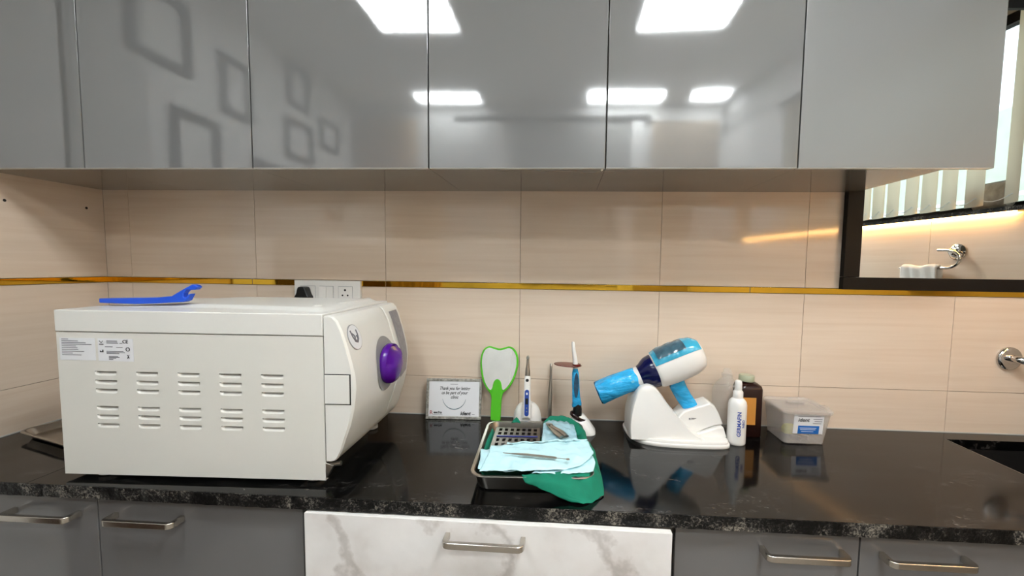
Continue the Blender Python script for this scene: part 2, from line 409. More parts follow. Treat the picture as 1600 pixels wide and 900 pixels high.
# picture frames on the left wall (they show in the door gloss)
for i, (y0, y1, z0, z1, lb) in enumerate(((-1.13, -.83, 1.42, 1.74, 'largest dark square frame high on the left wall'), (-1.28, -1.01, .96, 1.27, 'dark square frame lowest on the left wall'),
      (-1.52, -1.30, 1.34, 1.64, 'dark square frame in the middle of the left wall'), (-2.06, -1.83, 1.58, 1.84, 'dark upright frame high near the rear corner'),
      (-2.09, -1.80, 1.24, 1.50, 'dark square frame below the upright one near the rear corner'), (-2.44, -2.18, 1.40, 1.62, 'dark small frame closest to the rear corner'),
      (-1.74, -1.50, .92, 1.16, 'dark square frame low between the middle frame and the rear ones'))):
    mb = MB(); w_ = .036
    for a in ((y0, y1, z0, z0+w_), (y0, y1, z1-w_, z1), (y0, y0+w_, z0+w_, z1-w_), (y1-w_, y1, z0+w_, z1-w_)): mb.box(.012, .03, a[0], a[1], a[2], a[3])
    tag(mb.build('wall_frame', mat('frame_brown_grey', '2e2926', .4) if i == 0 else bpy.data.materials['frame_brown_grey'], smooth=0), lb, 'frame', 'open square frames on the left wall')
struct(MB().box(.012, .03, -2.66, -.95, FLOOR, .74).build('trim_3', mat('dark_brown_dado', '3a261a', .3, var=.2, stretch=(1, 1, 8)), smooth=0))
# fluted slats on the left wall
fl = empty('fluted_wall_panel', (.012, -.63, .85), 0, 'white fluted panel on the left wall in front of the cabinets', 'wall panel')
fm = None
for i in range(14):
    if fm is None: fm = MB().lathe([(.0095, 0), (.0095, 1.0)], n=10, sx=.8).mesh('slat', m_paint, 60)
    o = bpy.data.objects.new('slat', fm); C.objects.link(o); o.parent = fl; o.location = (0, -.01 - .021*i, 0)
# curtain and door on the rear wall
mb = MB(); mb.grid(lambda u, v: (.05 + .5*u, REAR + .05 + .022*math.sin(u*44), -.8 + 2.55*v), 90, 1)
tag(mb.build('curtain', m_curt, solid=.002), 'cream pleated curtain in the rear left corner, reflected in the cabinet doors', 'curtain')
d = struct(MB().box(.86, 1.26, REAR, REAR+.03, FLOOR, 1.74).build('door_1', m_paint, smooth=0, bevel=.003))
MB().box(.86, 2.44, REAR, REAR+.035, 1.745, 1.785).build('lintel', m_frame, d, smooth=0)
MB().box(1.34, 2.28, REAR, REAR+.02, .4, 1.74).build('panel', mat('rear_grey_panel', '8b8b88', .35), d, smooth=0)
MB().box(2.30, 2.40, REAR, REAR+.03, FLOOR, 1.74).build('jamb', m_paint, d, smooth=0)
MB().box(2.46, 2.98, REAR, REAR+.02, .2, 1.74).build('panel', mat('rear_tan_panel', 'a89a88', .4), d, smooth=0)

# outdoors past the window
nb = empty('neighbour_building', (7.5, -2, FLOOR-3), 0, 'pale neighbouring building outside the window, seen in the mirror', 'building')
MB().box(0, .5, -8, 12, 0, 6.6).build('wall', mat('pale_green_render', 'b4b6a4', .9), nb, smooth=0)
MB().box(-.04, 0, -8, 12, 3.4, 4.5).build('wall_band', mat('terracotta_band', 'b08a72', .9), nb, smooth=0)
mb = MB()
for z in (4.6, 4.85, 5.1, 5.35): mb.box(-.5, -.46, -8, 12, z, z+.05)
mb.build('railing', m_wplastic, nb, smooth=0)
MB().box(-.6, 0, -8, 12, 3.2, 3.4).build('balcony_slab', m_paint, nb, smooth=0)
gd = MB().box(3.9, 30, -14, 16, FLOOR-3.1, FLOOR-3).build('ground', mat('pale_ground', 'a9a9a4', .9), smooth=0); struct(gd)

# ------------------------------------------------------------------ mirror on the back wall
mx0, mx1, mz0, mz1 = 2.752, 3.50, .503, 1.475
mr_ = empty('wall_mirror', (mx0, 0, mz0), 0, 'large wall mirror in a wide matte black frame beside the cabinets', 'mirror')
def mbx(n, m, a, b, y0, y1, z0, z1, bev=.0015): return MB().box(a-mx0, b-mx0, y0, y1, z0-mz0, z1-mz0).build(n, m, mr_, bevel=bev, smooth=0)
mbx('frame_rail', m_frame, mx0, mx1, -.022, -.0005, mz0, .546)
mbx('frame_rail', m_frame, mx0, mx1, -.022, -.0005, mz1-.045, mz1)
mbx('frame_stile', m_frame, mx0, 2.806, -.022, -.0005, .547, mz1-.046)
mbx('frame_stile', m_frame, mx1-.05, mx1, -.022, -.0005, .547, mz1-.046)
mbx('mirror_glass', m_mirror, 2.80, mx1-.045, -.014, -.010, .54, mz1-.04, 0)

# ------------------------------------------------------------------ wall cabinets
dx = [.0, .364, .8833, 1.4001, 1.894, 2.4037, 2.900]
wl_lab = ['grey gloss wall cabinet in the left corner, only partly in frame', 'grey gloss wall cabinet second from the left, above the left half of the steriliser',
          'grey gloss wall cabinet above the purple knob and socket plate', 'grey gloss wall cabinet above the card and the tooth mirror',
          'grey gloss wall cabinet above the white x-ray gun', 'rightmost grey gloss wall cabinet, its door overhanging the mirror']
CD = .3642; ZT = 1.60
for i in range(6):
    a, b = dx[i], dx[i+1]; bb = 2.79 if i == 5 else b
    c = empty('wall_cabinet', (a, 0, zU), 0, wl_lab[i], 'cabinet')
    MB().box(.0004 if i else .001, bb-a-.0004, -CD+.021, -.0005, 0, ZT-zU).build('body', m_case, c, smooth=0)
    dr = MB().box(.0018 if i else .001, b-a-.0018, -CD, -CD+.018, .0006, ZT-zU).build('door', m_door_worn if i == 5 else m_door, c, bevel=.0008, seg=2)
    MB().box(.002 if i else .001, b-a-.002, -CD+.0006, -CD+.0176, -.0008, .0005).build('edge_band', m_edge, dr, smooth=0)
# little hook screw under the door
tag(MB().lathe([(.0, 0), (.003, -.001), (.003, -.004), (.0, -.006)], (1.885, -CD+.01, zU-.001), 10).build('screw_head', m_wplastic), 'tiny white screw head under the cabinet edge near the middle', 'screw')

# ------------------------------------------------------------------ worktop with sink cut-out
sx0, sx1, sy0, sy1 = 3.092, 3.395, -.43, -.066
ctop = MB()
xs = [.432, sx0, sx1, 3.60]; ys = [-.6, sy0, sy1, -.0035]
th = .0323
wt = empty('worktop', (1.6, -.6, -th), 0, 'polished black granite worktop with a rough flecked front edge', 'worktop')
W0 = Vector((1.6, -.6, -th))
def wslab(polys, name):
    mb = MB()
    for (x0, x1, y0, y1) in polys: mb.box(x0-W0.x, x1-W0.x, y0-W0.y, y1-W0.y, 0, th)
    return mb.build(name, m_gran, wt, smooth=0)
def wall_x(y): return 3.53 + k*y - .008
sl = wslab([(.4315, sx0, -.598, -.003), (sx1, 3.415, -.598, -.003), (sx0, sx1, -.598, sy0), (sx0, sx1, sy1, -.003)], 'slab')
wslab([(.003, .4297, -.598, -.003)], 'slab')
MB().box(.4297-W0.x, .4315-W0.x, .002, .59, .004, th-.0012).build('seam', m_grout, wt, smooth=0)
# rough chipped front edge
def edge_fn(u, v):
    x = .003 + 3.41*u; a = v*PI*.5
    if v < .25: y, z = -.598 - .002*(v*4), th - .0005
    elif v < .75: y, z = -.600, th - .0005 - (v-.25)*2*(th-.001)
    else: y, z = -.600 + .006*(v-.75)*4, .0
    nn = noise.noise(Vector((x*40, 0, z*60))) * .0022 if .2 < v < .9 else 0
    if v == 0: y = -.590
    return (x - W0.x, y + nn - W0.y, z)
MB().grid(edge_fn, 700, 8).build('front_edge', m_gedge, wt, smooth=60)
# sink
sk = empty('sink', ((sx0+sx1)/2, (sy0+sy1)/2, -.2), 0, 'dark undermounted sink cut into the right end of the worktop', 'sink')
hx, hy = (sx1-sx0)/2, (sy1-sy0)/2
mb = MB(); mb.rr([(-hx-.004, hx+.004, -hy-.004, hy+.004, .025, .2-th-.001), (-hx+.001, hx-.001, -hy+.001, hy-.001, .02, .2-th-.001), (-hx+.004, hx-.004, -hy+.004, hy-.004, .03, .03), (-hx+.03, hx-.03, -hy+.03, hy-.03, .03, .012)], cap=False)
n_ = len(mb.v)//4; mb.f.append(tuple(3*n_ + i for i in range(n_)))
mb.build('bowl', mat('dark_composite', '1b1a1a', .3, var=.2, vs=80), sk)
MB().lathe([(.03, .0125), (.032, .014), (.022, .0145), (.02, .0135)], n=24).build('drain', m_chrome, sk)
MB().box(-hx-.0006, -hx+.002, -hy, hy, .2-.006, .2+.0004).build('rim_strip', m_steel, sk, smooth=0)

# ------------------------------------------------------------------ base cabinets
lx = [.003, .5935, 1.1455, 2.060, 2.4825, 3.42]
FY = -.575
lb = ['grey base cabinet at the far left under the worktop', 'grey base cabinet under the steriliser, left of the marble drawer', 'base cabinet with a white marble-look drawer front slightly open',
      'grey base cabinet right of the marble drawer', 'rightmost grey base cabinet, under the sink end']
def handle(parent, cx, y, z, rot=0):
    mb = MB(); h = .0895; L = .036; r = .006
    pts = [(-h, .0, 0), (-h, -L+.010, 0)] + [(-h + .010*(1-math.cos(q)), -L + .010*(1-math.sin(q)), 0) for q in (.4, .8, 1.2, PI/2)]
    pts += [(-x, y_, z_) for x, y_, z_ in pts[::-1]]
    ring = []
    # flat bar section swept along the U path
    P = [Vector(p) for p in pts]; rings = []
    for i, p in enumerate(P):
        t = (P[min(i+1, len(P)-1)] - P[max(i-1, 0)]).normalized(); nn = Vector((-t.y, t.x, 0))
        rings.append([p + nn*a*.0055 + Vector((0, 0, b*.0075)) for a, b in ((-1, -1), (1, -1), (1, 1), (-1, 1))])
    mb.loft(rings)
    o = mb.build('handle', m_hsteel, parent, bevel=.0015, seg=2); o.location = (cx, y, z); o.rotation_euler = (0, 0, rot); return o
for i in range(5):
    a, b = lx[i], lx[i+1]
    c = empty('base_cabinet', (a, 0, FLOOR), 0, lb[i], 'cabinet')
    H = -th - FLOOR
    MB().box(.0004, b-a-.0004, FY+.02, -.01, .08, (H-.24 if i == 4 else H)-.001).build('body', m_case, c, smooth=0)
    MB().box(.0004, b-a-.0004, FY+.05, FY+.06, 0, .08).build('plinth', m_dark, c, smooth=0)
    if i == 4: MB().box(.0004, b-a-.0004, FY+.02, FY+.04, H-.24, H-.001).build('front_rail', m_case, c, smooth=0)
    z1 = H - .006
    if i == 2:
        dr = MB().box(1.168-a, 2.044-a, -.612, -.5955, H-.24, -.036-FLOOR).build('drawer_front', m_marble, c, bevel=.001, seg=2)
        dr.location = (0, 0, 0); piv = Vector((1.6-a, -.612, 0)); dr.rotation_euler = (0, 0, math.radians(-.6)); dr.location = piv - Matrix.Rotation(math.radians(-.6), 3, 'Z') @ piv
        MB().box(1.169-a, 2.043-a, -.611, -.5965, -.036-FLOOR, -.0355-FLOOR).build('edge_band', m_wplastic, dr, smooth=0)
        MB().box(1.19-a, 2.02-a, -.595, -.30, H-.22, H-.07).build('drawer_box', m_case, c, smooth=0)
        handle(dr, 1.613-a, -.612, -.0705-FLOOR)
        continue
    dr = MB().box(.0018, b-a-.0018, FY, FY+.018, H-.245, z1).build('drawer_front', m_low, c, bevel=.001, seg=2)
    MB().box(.0018, b-a-.0018, FY, FY+.018, .09, H-.249).build('door', m_low, c, bevel=.001, seg=2)
    hxp = {0: .4555, 1: .736, 3: 2.3515, 4: 2.620}[i]
    handle(dr, hxp - a, FY, -.086-FLOOR)

# ------------------------------------------------------------------ steriliser (autoclave)
ar = math.radians(2.0)
A = empty('autoclave', (.4985, -.566, 0), ar, 'large white bench-top steriliser with louvred side and purple door knob', 'steriliser')
AL, AD, AZ0, AZ1 = .688, .425, .0125, .4415
SPL = .386
# louvred side panel: grid with openings
lxs = [.124 + .1081*i for i in range(5)]; lzs = [.2855, .2625, .2397, .1945, .172, .149]
lw, lh = .057, .0115
xb = sorted({0, AL} | {x - lw/2 for x in lxs} | {x + lw/2 for x in lxs}); zb = sorted({AZ0, SPL-.0015} | {z - lh for z in lzs} | {z for z in lzs})
mb = MB()
def inhole(x, z): return any(abs(x-a) < lw/2 for a in lxs) and any(b-lh < z < b for b in lzs)
idx = {(i, j): len(mb.v) or 0 for i in () for j in ()}
vv = [(x, 0, z) for z in zb for x in xb]; nx_ = len(xb); ff = []
for j in range(len(zb)-1):
    for i in range(nx_-1):
        if not inhole((xb[i]+xb[i+1])/2, (zb[j]+zb[j+1])/2): ff.append((j*nx_+i, j*nx_+i+1, (j+1)*nx_+i+1, (j+1)*nx_+i))
mb.add(vv, ff)
pn = mb.build('side_panel', m_white, A, smooth=0)
body = MB().box(0.0005, AL-.0005, .012, AD, .064, SPL-.0015).box(0.0005, AL-.075, .012, AD, AZ0, .064).build('body', m_white, A, bevel=.002)
MB().box(0.0, AL, .0004, .0125, AZ0, AZ0+.001).build('bottom_lip', m_white, A, smooth=0)
MB().box(0.0, .0012, .0004, .0125, AZ0, SPL-.002).build('side_lip', m_white, A, smooth=0)
MB().box(AL-.0012, AL, .0004, .0125, .04, SPL-.002).build('side_lip', m_white, A, smooth=0)
MB().box(.004, AL-.004, .0109, .0118, AZ0+.01, SPL-.01).build('slot_shade', m_dark, A, smooth=0)  # dark sheet behind the louvres, standing in for the shade inside the casing
def lou(u, v):
    x = (u-.5)*lw; z = -lh*v
    r = .0095
    ex = max(0, abs(x) - (lw/2 - r)) / r; ez = max(0, v*lh - (lh - r)) / r
    d = max(0, 1 - math.hypot(ex, ez)); d = min(1, d*2.2)
    return (x, .0095*(1-v)**.9*d + (.0004 if 0 else 0), z - (.0016 if v == 0 else 0))
lm = None
for z in lzs:
    for x in lxs:
        if lm is None: q = MB(); q.grid(lou, 20, 6); lm = q.mesh('louver', m_white, 70)
        o = bpy.data.objects.new('louver', lm); C.objects.link(o); o.parent = pn; o.location = (x, 0, z)
# cover with stepped top
cv = MB().box(-.0012, AL+.0005, -.0018, AD, SPL, AZ1).build('top_cover', m_whitetop, A, bevel=.0025, seg=3)
# raised deck on the cover: gentle plateau on the rear part
def deck(u, v):
    x = .03 + (AL-.05)*u; y = .03 + (AD-.04)*v
    edge = .105 - .06*u + .03*math.sin(u*3)
    s = max(0, min(1, (y - edge + .02)/.035)) * max(0, min(1, (x-.01)/.25)) * max(0, min(1, (AL-.015-x)/.03)) * max(0, min(1, (AD-.014-y)/.02))
    s = s*s*(3-2*s)
    return (x, y, AZ1 - .0006 + .010*s)
q = MB(); q.grid(deck, 60, 44); q.build('raised_deck', m_whitetop, cv, smooth=80)
MB().lathe([(.011, 0), (.011, .006), (.008, .0075), (.0055, .006), (.0055, .001)], (AL-.075, .115, AZ1+.004), 20).build('filler_cap', m_wplastic, cv)
MB().lathe([(.0052, 0), (.0052, .0062)], (AL-.075, .115, AZ1+.004), 16).build('filler_hole', m_black, cv)
MB().box(AL-.060, AL-.045, .20, .40, AZ1, AZ1+.012).build('ridge', m_whitetop, cv, bevel=.004)
for fx, fy in ((.08, .035), (AL-.045, .035), (.08, AD-.04), (AL-.045, AD-.04)):
    MB().lathe([(.016, 0), (.021, .003), (.021, .0125)], (fx, fy, 0), 20).build('foot', m_wplastic, A)
# door profile (dx from body right face, z)
DP = [(.0, .4365), (.012, .437), (.022, .4345), (.033, .4245), (.045, .3995), (.058, .3587), (.069, .3178), (.0755, .2868), (.0775, .262), (.0775, .2487), (.076, .2322), (.072, .1972), (.0625, .1582), (.0495, .1223), (.0386, .0899), (.0275, .0698), (.020, .0635), (.011, .0615), (.0, .0615)]
def dscale(y):
    e = .010
    s = 1.0
    if y < e: s = .97 + .03*math.sin(y/e*PI/2)
    if y > .30: s = 1 - .10*((y-.30)/.12)**2
    return s + .03*math.sin(PI*min(1, max(0, y/.42)))
def dsurf(z, y):
    pr = [p for p in DP[1:]]
    for (a, z0), (b, z1) in zip(pr, pr[1:]):
        if z1 <= z <= z0: return AL + .0035 + (b + (a-b)*(z-z1)/(z0-z1)) * dscale(y)
    return AL
def door_part(name, y0, y1, m, off=0):
    ys_ = [y0 + (y1-y0)*t for t in (0, .02, .06, .15, .3, .5, .7, .85, .94, .98, 1)]
    rings = []
    for j, y in enumerate(ys_):
        e = min(y-y0, y1-y); q = 1 - (max(0, .004-e)/.004)**2 * .05
        rings.append([(AL + .0035 + (dx_ + off)*dscale(y)*q, y, .25 + (z_-.25)*(1 - (1-q)*.25)) for dx_, z_ in DP])
    return MB().loft(rings).build(name, m, A, smooth=25)
dp = door_part('door', -.001, .292, m_whitetop)
cp = door_part('control_panel', .2945, .42, m_whitetop)
MB().box(AL-.001, AL+.006, .004, .41, .07, .43).build('door_gap', m_ggrey, A, smooth=0)
# screen on the control panel
def scr(u, v):
    z = .415 - .205*v; y = .322 + .075*u - .0*v
    if v > .88: y += 0
    return (dsurf(z, y) + .0012, y, z - (.012*(1-u) if v == 1 else 0))
q = MB(); q.grid(scr, 6, 16); q.build('screen', m_screen, cp, smooth=60)
# hatch in the side of the door
hx0, hx1, hz0, hz1 = AL+.004, AL+.0665, .214, .288
MB().box(hx0-.001, hx1+.003, -.0016, .0, hz0-.002, hz1+.0022).build('hatch_gap', m_dark, dp, smooth=0)
MB().box(hx0-.001, hx1, -.0034, -.0005, hz0, hz1).build('hatch', m_whitetop, dp, bevel=.001)
# badge with looping emblem
def onface(y, z, off=0):
    return Vector((dsurf(z, y) + off, y, z))
def face_frame(y, z):
    p = onface(y, z); t = (onface(y, z+.01) - onface(y, z-.01)).normalized(); n_ = Vector((0, 1, 0)).cross(t).normalized()
    if n_.x < 0: n_ = -n_
    return p, Vector((0, 1, 0)), t, n_
p, e1, e2, e3 = face_frame(.051, .376)
def place(mb_, pt, a, b, c): return mb_.xf(lambda q: pt + a*q.x + b*q.y + c*q.z)
place(MB().lathe([(.0345, -.004), (.0345, .0016), (.0, .0017)], n=36, cap=False), p, e1, e2, e3).build('badge', m_ggrey, dp)
place(MB().lathe([(.0325, .0015), (.0325, .0022), (.0, .0023)], n=36, cap=False), p, e1, e2, e3).build('badge_face', m_label, dp)
crv = [(-.0155, .017), (-.0115, .002), (-.005, -.010), (.004, -.013), (.011, -.006), (.0125, .006), (.0105, .016)]
place(MB().tube([(x*1.15, y*1.15, .0026) for x, y in crv], .0020, 6), p, e1, e2, e3).build('emblem', m_grey_ink, dp)
crv = [(-.0115, .010), (-.006, .006), (-.001, -.001)] + [(.002 + .0062*math.cos(a), -.003 + .0062*math.sin(a), ) for a in [x*.35 + 2.2 for x in range(0, 16)]]
place(MB().tube([(x*1.15, y*1.15, .0028) for x, y in crv], .0018, 6), p, e1, e2, e3).build('emblem', m_grey_ink, dp)
# knob with grey ring
ky, kz = .205, .273
kp = onface(ky, kz)
def ringp(u, v):
    r = .045 + .036*v; a = 2*PI*u; y = ky + r*math.cos(a)*.93; z = kz + r*math.sin(a)
    return (dsurf(z, y) + .0016, y, z)
q = MB(); q.grid(ringp, 48, 3); q.build('knob_ring', m_ggrey, dp, smooth=60)
kb = MB()
rings = []
for r, h in ((.054, -.004), (.060, .003), (.0605, .010), (.058, .020), (.051, .029), (.038, .036), (.02, .040), (.004, .041)):
    ring = []
    for t in range(48):
        a = 2*PI*t/48; rr_ = r
        y_, z_ = rr_*math.cos(a), rr_*math.sin(a)
        ca = math.cos(a - math.radians(118))
        hh = h - (.016 * max(0, min(1, (ca*r/.058 - .25)*2.2)) if h > .02 else 0)
        ring.append((kp.x + hh, ky + y_, kz + z_))
    rings.append(ring)
kb.loft(rings); kb.build('knob', m_purple, dp, smooth=50)
# hinge bracket and latch under the door
q = MB(); q.prism([(AL-.008, .06), (AL+.020, .052), (AL+.004, .022), (AL-.008, .016)], .001, .016)
q.build('hinge_bracket', m_steel, A, bevel=.001)
MB().tube([(AL+.005, .01, .050), (AL+.035, .012, .054)], .006, 10).build('hinge_pin', m_steel, A)
# data labels
def sheet_lab(x0, x1, z0, z1, rows):
    s_ = MB().box(x0, x1, -.0006, -.0001, z0, z1).build('data_label', m_label, pn, smooth=0)
    mb = MB()
    for (a, b, z) in rows: mb.box(x0 + (x1-x0)*a, x0 + (x1-x0)*b, -.0009, -.0006, z0 + (z1-z0)*z, z0 + (z1-z0)*z + .0016)
    mb.build('print', m_grey_ink, s_, smooth=0); return s_
sheet_lab(.008, .101, .313, .370, [(.06, .25, .93), (.06, .52, .85), (.06, .74, .77), (.06, .90, .70), (.06, .46, .62), (.06, .50, .54), (.06, .52, .46), (.06, .68, .38), (.06, .36, .30), (.06, .60, .22)])
s2 = sheet_lab(.108, .200, .312, .370, [(.25, .55, .88), (.25, .56, .83), (.25, .58, .78), (.62, .70, .78), (.20, .42, .62), (.52, .70, .60), (.24, .72, .42), (.24, .76, .37), (.24, .60, .32), (.30, .56, .20), (.30, .60, .155), (.30, .50, .11), (.30, .42, .06)])
up(text_mb('CE', .012, bold=.0002), .18, -.0008, .3585).build('print', m_ink, s2)
mb = MB(); mb.tube([(.186 + .0045*math.cos(a), -.001, .343 + .0045*math.sin(a)) for a in [x*2*PI/16 for x in range(17)]], .0009, 5)
mb.box(.113, .122, -.0011, -.0006, .3345, .337); mb.box(.119, .122, -.0011, -.0006, .3345, .341); mb.box(.113, .115, -.0011, -.0006, .3345, .339)
mb.box(.184, .189, -.0011, -.0006, .321, .3225); mb.tube([(.184, -.001, .329), (.189, -.001, .319)], .0006, 4); mb.tube([(.189, -.001, .329), (.184, -.001, .319)], .0006, 4)
mb.tube([(.113, -.001, .364), (.1175, -.001, .3585), (.122, -.001, .364)], .0008, 4); mb.box(.112, .123, -.0011, -.0006, .354, .356)
mb.build('print', m_ink, s2)

# ------------------------------------------------------------------ blue tray-handle tool on the steriliser
q = MB(); y0 = -.45
outer = [(.494, .4475), (.600, .4462), (.660, .4488), (.7413, .4545), (.752, .459), (.7634, .4785), (.757, .4765), (.747, .4655), (.7405, .468), (.742, .479), (.752, .489), (.764, .4880), (.776, .489), (.784, .4965), (.777, .502), (.768, .5035), (.742, .4905), (.7068, .4705), (.664, .4655), (.591, .4632), (.494, .4603)]
q.prism(outer, -.009, .009)
# widen towards the back end and taper in thickness
q.xf(lambda p: (p.x, p.y*(1.0 if p.x > .70 else 1.15), p.z))
o = q.build('tray_handle_tool', m_blue, None, bevel=.002, seg=2)
for v in o.data.vertices: v.co -= Vector((.60, 0, .443))
o.location = (.60, -.448, .443 + .0018)
tag(o, 'royal blue plastic tray lifting handle lying on top of the steriliser', 'tool')

def smooth_poly_(P):
    Q = []
    for a, b in zip(P, P[1:] + P[:1]): Q += [(a[0]*.75 + b[0]*.25, a[1]*.75 + b[1]*.25), (a[0]*.25 + b[0]*.75, a[1]*.25 + b[1]*.75)]
    return Q
# ------------------------------------------------------------------ socket plate
s = empty('socket_plate', (.896, -.0065, .46), 0, 'white wall socket and switch plate half hidden behind the steriliser', 'socket')
MB().box(-.128, .128, -.008, .006, -.045, .0448).build('plate', m_wplastic, s, bevel=.002)
for a, b in ((-.103, -.047), (.0445, .0975)):
    MB().box(a-.001, b+.001, -.0084, -.008, -.033, .024).build('module_gap', m_grey_ink, s, smooth=0)
    MB().box(a, b, -.0095, -.008, -.032, .023).build('module', m_wplastic, s, bevel=.0005)
MB().box(-.0295, .0245, -.0084, -.008, -.033, .024).build('module_gap', m_grey_ink, s, smooth=0)
MB().prism([(-.0285, -.032), (-.0285, .023), (.0235, .023), (.0235, -.032)], -.0095, -.008).build('module', m_wplastic, s)
q = MB(); q.add([(-.0285, -.0095, -.032), (-.003, -.0095, -.032), (-.003, -.0095, .023), (-.0285, -.0095, .023), (-.0285, -.0145, -.032), (-.003, -.0125, -.032), (-.003, -.0125, .023), (-.0285, -.0145, .023)], [(0, 1, 2, 3), (4, 5, 6, 7), (0, 1, 5, 4), (2, 3, 7, 6), (1, 2, 6, 5), (0, 3, 7, 4)])
q.build('rocker', m_wplastic, s)
for x, z, r in ((.070, .0095, .0042), (.060, -.010, .0032), (.080, -.010, .0032)):
    MB().lathe([(r, -.001), (r, .0004)], n=14).xf(lambda p: (x + p.x, -.0096 - p.z, z + p.y)).build('pin_hole', m_dark, s)
MB().prism(smooth_poly_([(-.028, -.030), (-.028, -.016), (-.020, -.006), (-.016, .014), (-.010, .021), (.010, .021), (.016, .014), (.021, -.006), (.028, -.016), (.028, -.030)]), -.044, -.0098).xf(lambda p: (-.080 + p.x, p.y, .001 + p.z)).build('plug', m_black, s, bevel=.004)
tag(s, None)

# ------------------------------------------------------------------ thank-you card in a silver relief border
cdm = empty('thank_you_card', (1.385, -.046, 0), math.radians(3.2), 'white thank-you card in an ornate silver border leaning on the tiles', 'card')
tilt = Matrix.Rotation(math.radians(-9), 4, 'X')
def tl(mb_): return mb_.xf(lambda p: tilt @ p)
w2, hh_ = .1025, .149
mb = MB(); mb.box(-w2, w2, 0, .006, .0005, hh_)
tl(mb).build('backing', m_silver, cdm, bevel=.001)
mb = MB()
for (a, b, c_, d_) in ((-w2, w2, .0005, .011), (-w2, w2, hh_-.010, hh_), (-w2, -w2+.010, .011, hh_-.010), (w2-.008, w2, .011, hh_-.010)):
    mb.box(a, b, -.0035, 0, c_, d_)
tl(mb).build('border', m_silver, cdm, bevel=.0015)
ps = tl(MB().box(-w2+.0105, w2-.0085, -.0012, 0, .0115, hh_-.0105)).build('sheet', m_label, cdm, smooth=0)
def ctext(t, size, x, z, m, shear=0, bold=0, sx=1):
    q = text_mb(t, size, shear, 'CENTER', .0002, bold); q.xf(lambda p: (p.x*sx, p.y, p.z)); tl(up(q, x, -.0014, z)).build('lettering', m, ps, smooth=0)
ctext('Thank you for letting', .0165, .002, .108, m_ink, .35, .0003, .80)
ctext('us be part of your', .0165, .002, .092, m_ink, .35, .0003, .80)
ctext('clinic', .0165, .002, .076, m_ink, .35, .0003, .85)
ctext('R', .020, -.082, .018, m_red, 0, .0001)
ctext('eecha', .0125, -.058, .0215, m_ink, 0, .0004, 1.05)
ctext('ident', .0185, .044, .0165, m_ink, .25, .0007, 1.0)
mb = MB(); mb.box(-.014, .014, -.0016, -.0012, .128, .1295); mb.box(-.075, -.040, -.0016, -.0012, .0165, .0175); mb.box(.069, .079, -.0016, -.0012, .0185, .020)
tl(mb).build('print', m_grey_ink, ps, smooth=0)
pp = []; rr_ = []
for i in range(25):
    a = PI*1.07 + (PI*.86)*i/24; pp.append((.002 + .044*math.cos(a), -.0016, .084 + .047*math.sin(a))); rr_.append(.0005 + .0011*math.sin(PI*i/24))
tl(MB().tube(pp, rr_, 6)).build('smile_line', mat('teal_grey_ink', '5f7780', .5), ps)

# ------------------------------------------------------------------ tooth-shaped hand mirror
tm = empty('tooth_mirror', (1.5445, -.062, 0), 0, 'tooth-shaped hand mirror with lime green rim and handle, propped on the tiles', 'mirror')
lean = Matrix.Rotation(math.radians(-11), 4, 'X')
head = [(1.480, .217), (1.4815, .243), (1.490, .264), (1.502, .274), (1.515, .277), (1.532, .272), (1.550, .2675), (1.568, .272), (1.586, .2785), (1.602, .272), (1.615, .257), (1.6215, .235), (1.622, .208), (1.616, .178), (1.605, .148), (1.590, .124), (1.572, .110), (1.567, .100), (1.5645, .085), (1.5635, .05), (1.5635, .012), (1.559, .006), (1.529, .006), (1.5255, .012), (1.5265, .05), (1.527, .085), (1.523, .100), (1.517, .109), (1.503, .125), (1.490, .152), (1.4825, .185)]
def smooth_poly(P, it=2):
    for _ in range(it):
        Q = []
        for a, b in zip(P, P[1:] + P[:1]): Q += [(a[0]*.75 + b[0]*.25, a[1]*.75 + b[1]*.25), (a[0]*.25 + b[0]*.75, a[1]*.25 + b[1]*.75)]
        P = Q
    return P
def mloc(P, sc=1.0): return [((x-1.5445)*1.0, z*.997) for x, z in P]
MB().prism(mloc(smooth_poly(head)), 0, .008).xf(lambda p: lean @ p).build('frame', m_green, tm, bevel=.002, seg=2)
glass = [(1.4865, .217), (1.4885, .243), (1.496, .261), (1.505, .269), (1.516, .2705), (1.532, .2655), (1.550, .2605), (1.568, .265), (1.585, .2715), (1.599, .266), (1.609, .252), (1.615, .233), (1.6155, .208), (1.610, .181), (1.599, .152), (1.585, .130), (1.5705, .116), (1.5645, .122), (1.5625, .140), (1.557, .152), (1.5465, .158), (1.537, .152), (1.5315, .140), (1.529, .122), (1.522, .114), (1.508, .130), (1.497, .154), (1.490, .187)]
MB().prism(mloc(smooth_poly(glass, 1)), -.0015, .001).xf(lambda p: lean @ p).build('glass', m_mirror, tm, smooth=0)
MB().prism(mloc(smooth_poly([(1.5635, .012), (1.564, .09), (1.5625, .140), (1.557, .152), (1.5465, .157), (1.537, .152), (1.5315, .140), (1.527, .09), (1.5265, .012), (1.530, .007), (1.560, .007)], 1)), -.004, .0).xf(lambda p: lean @ p).build('handle', m_green, tm, bevel=.0015)

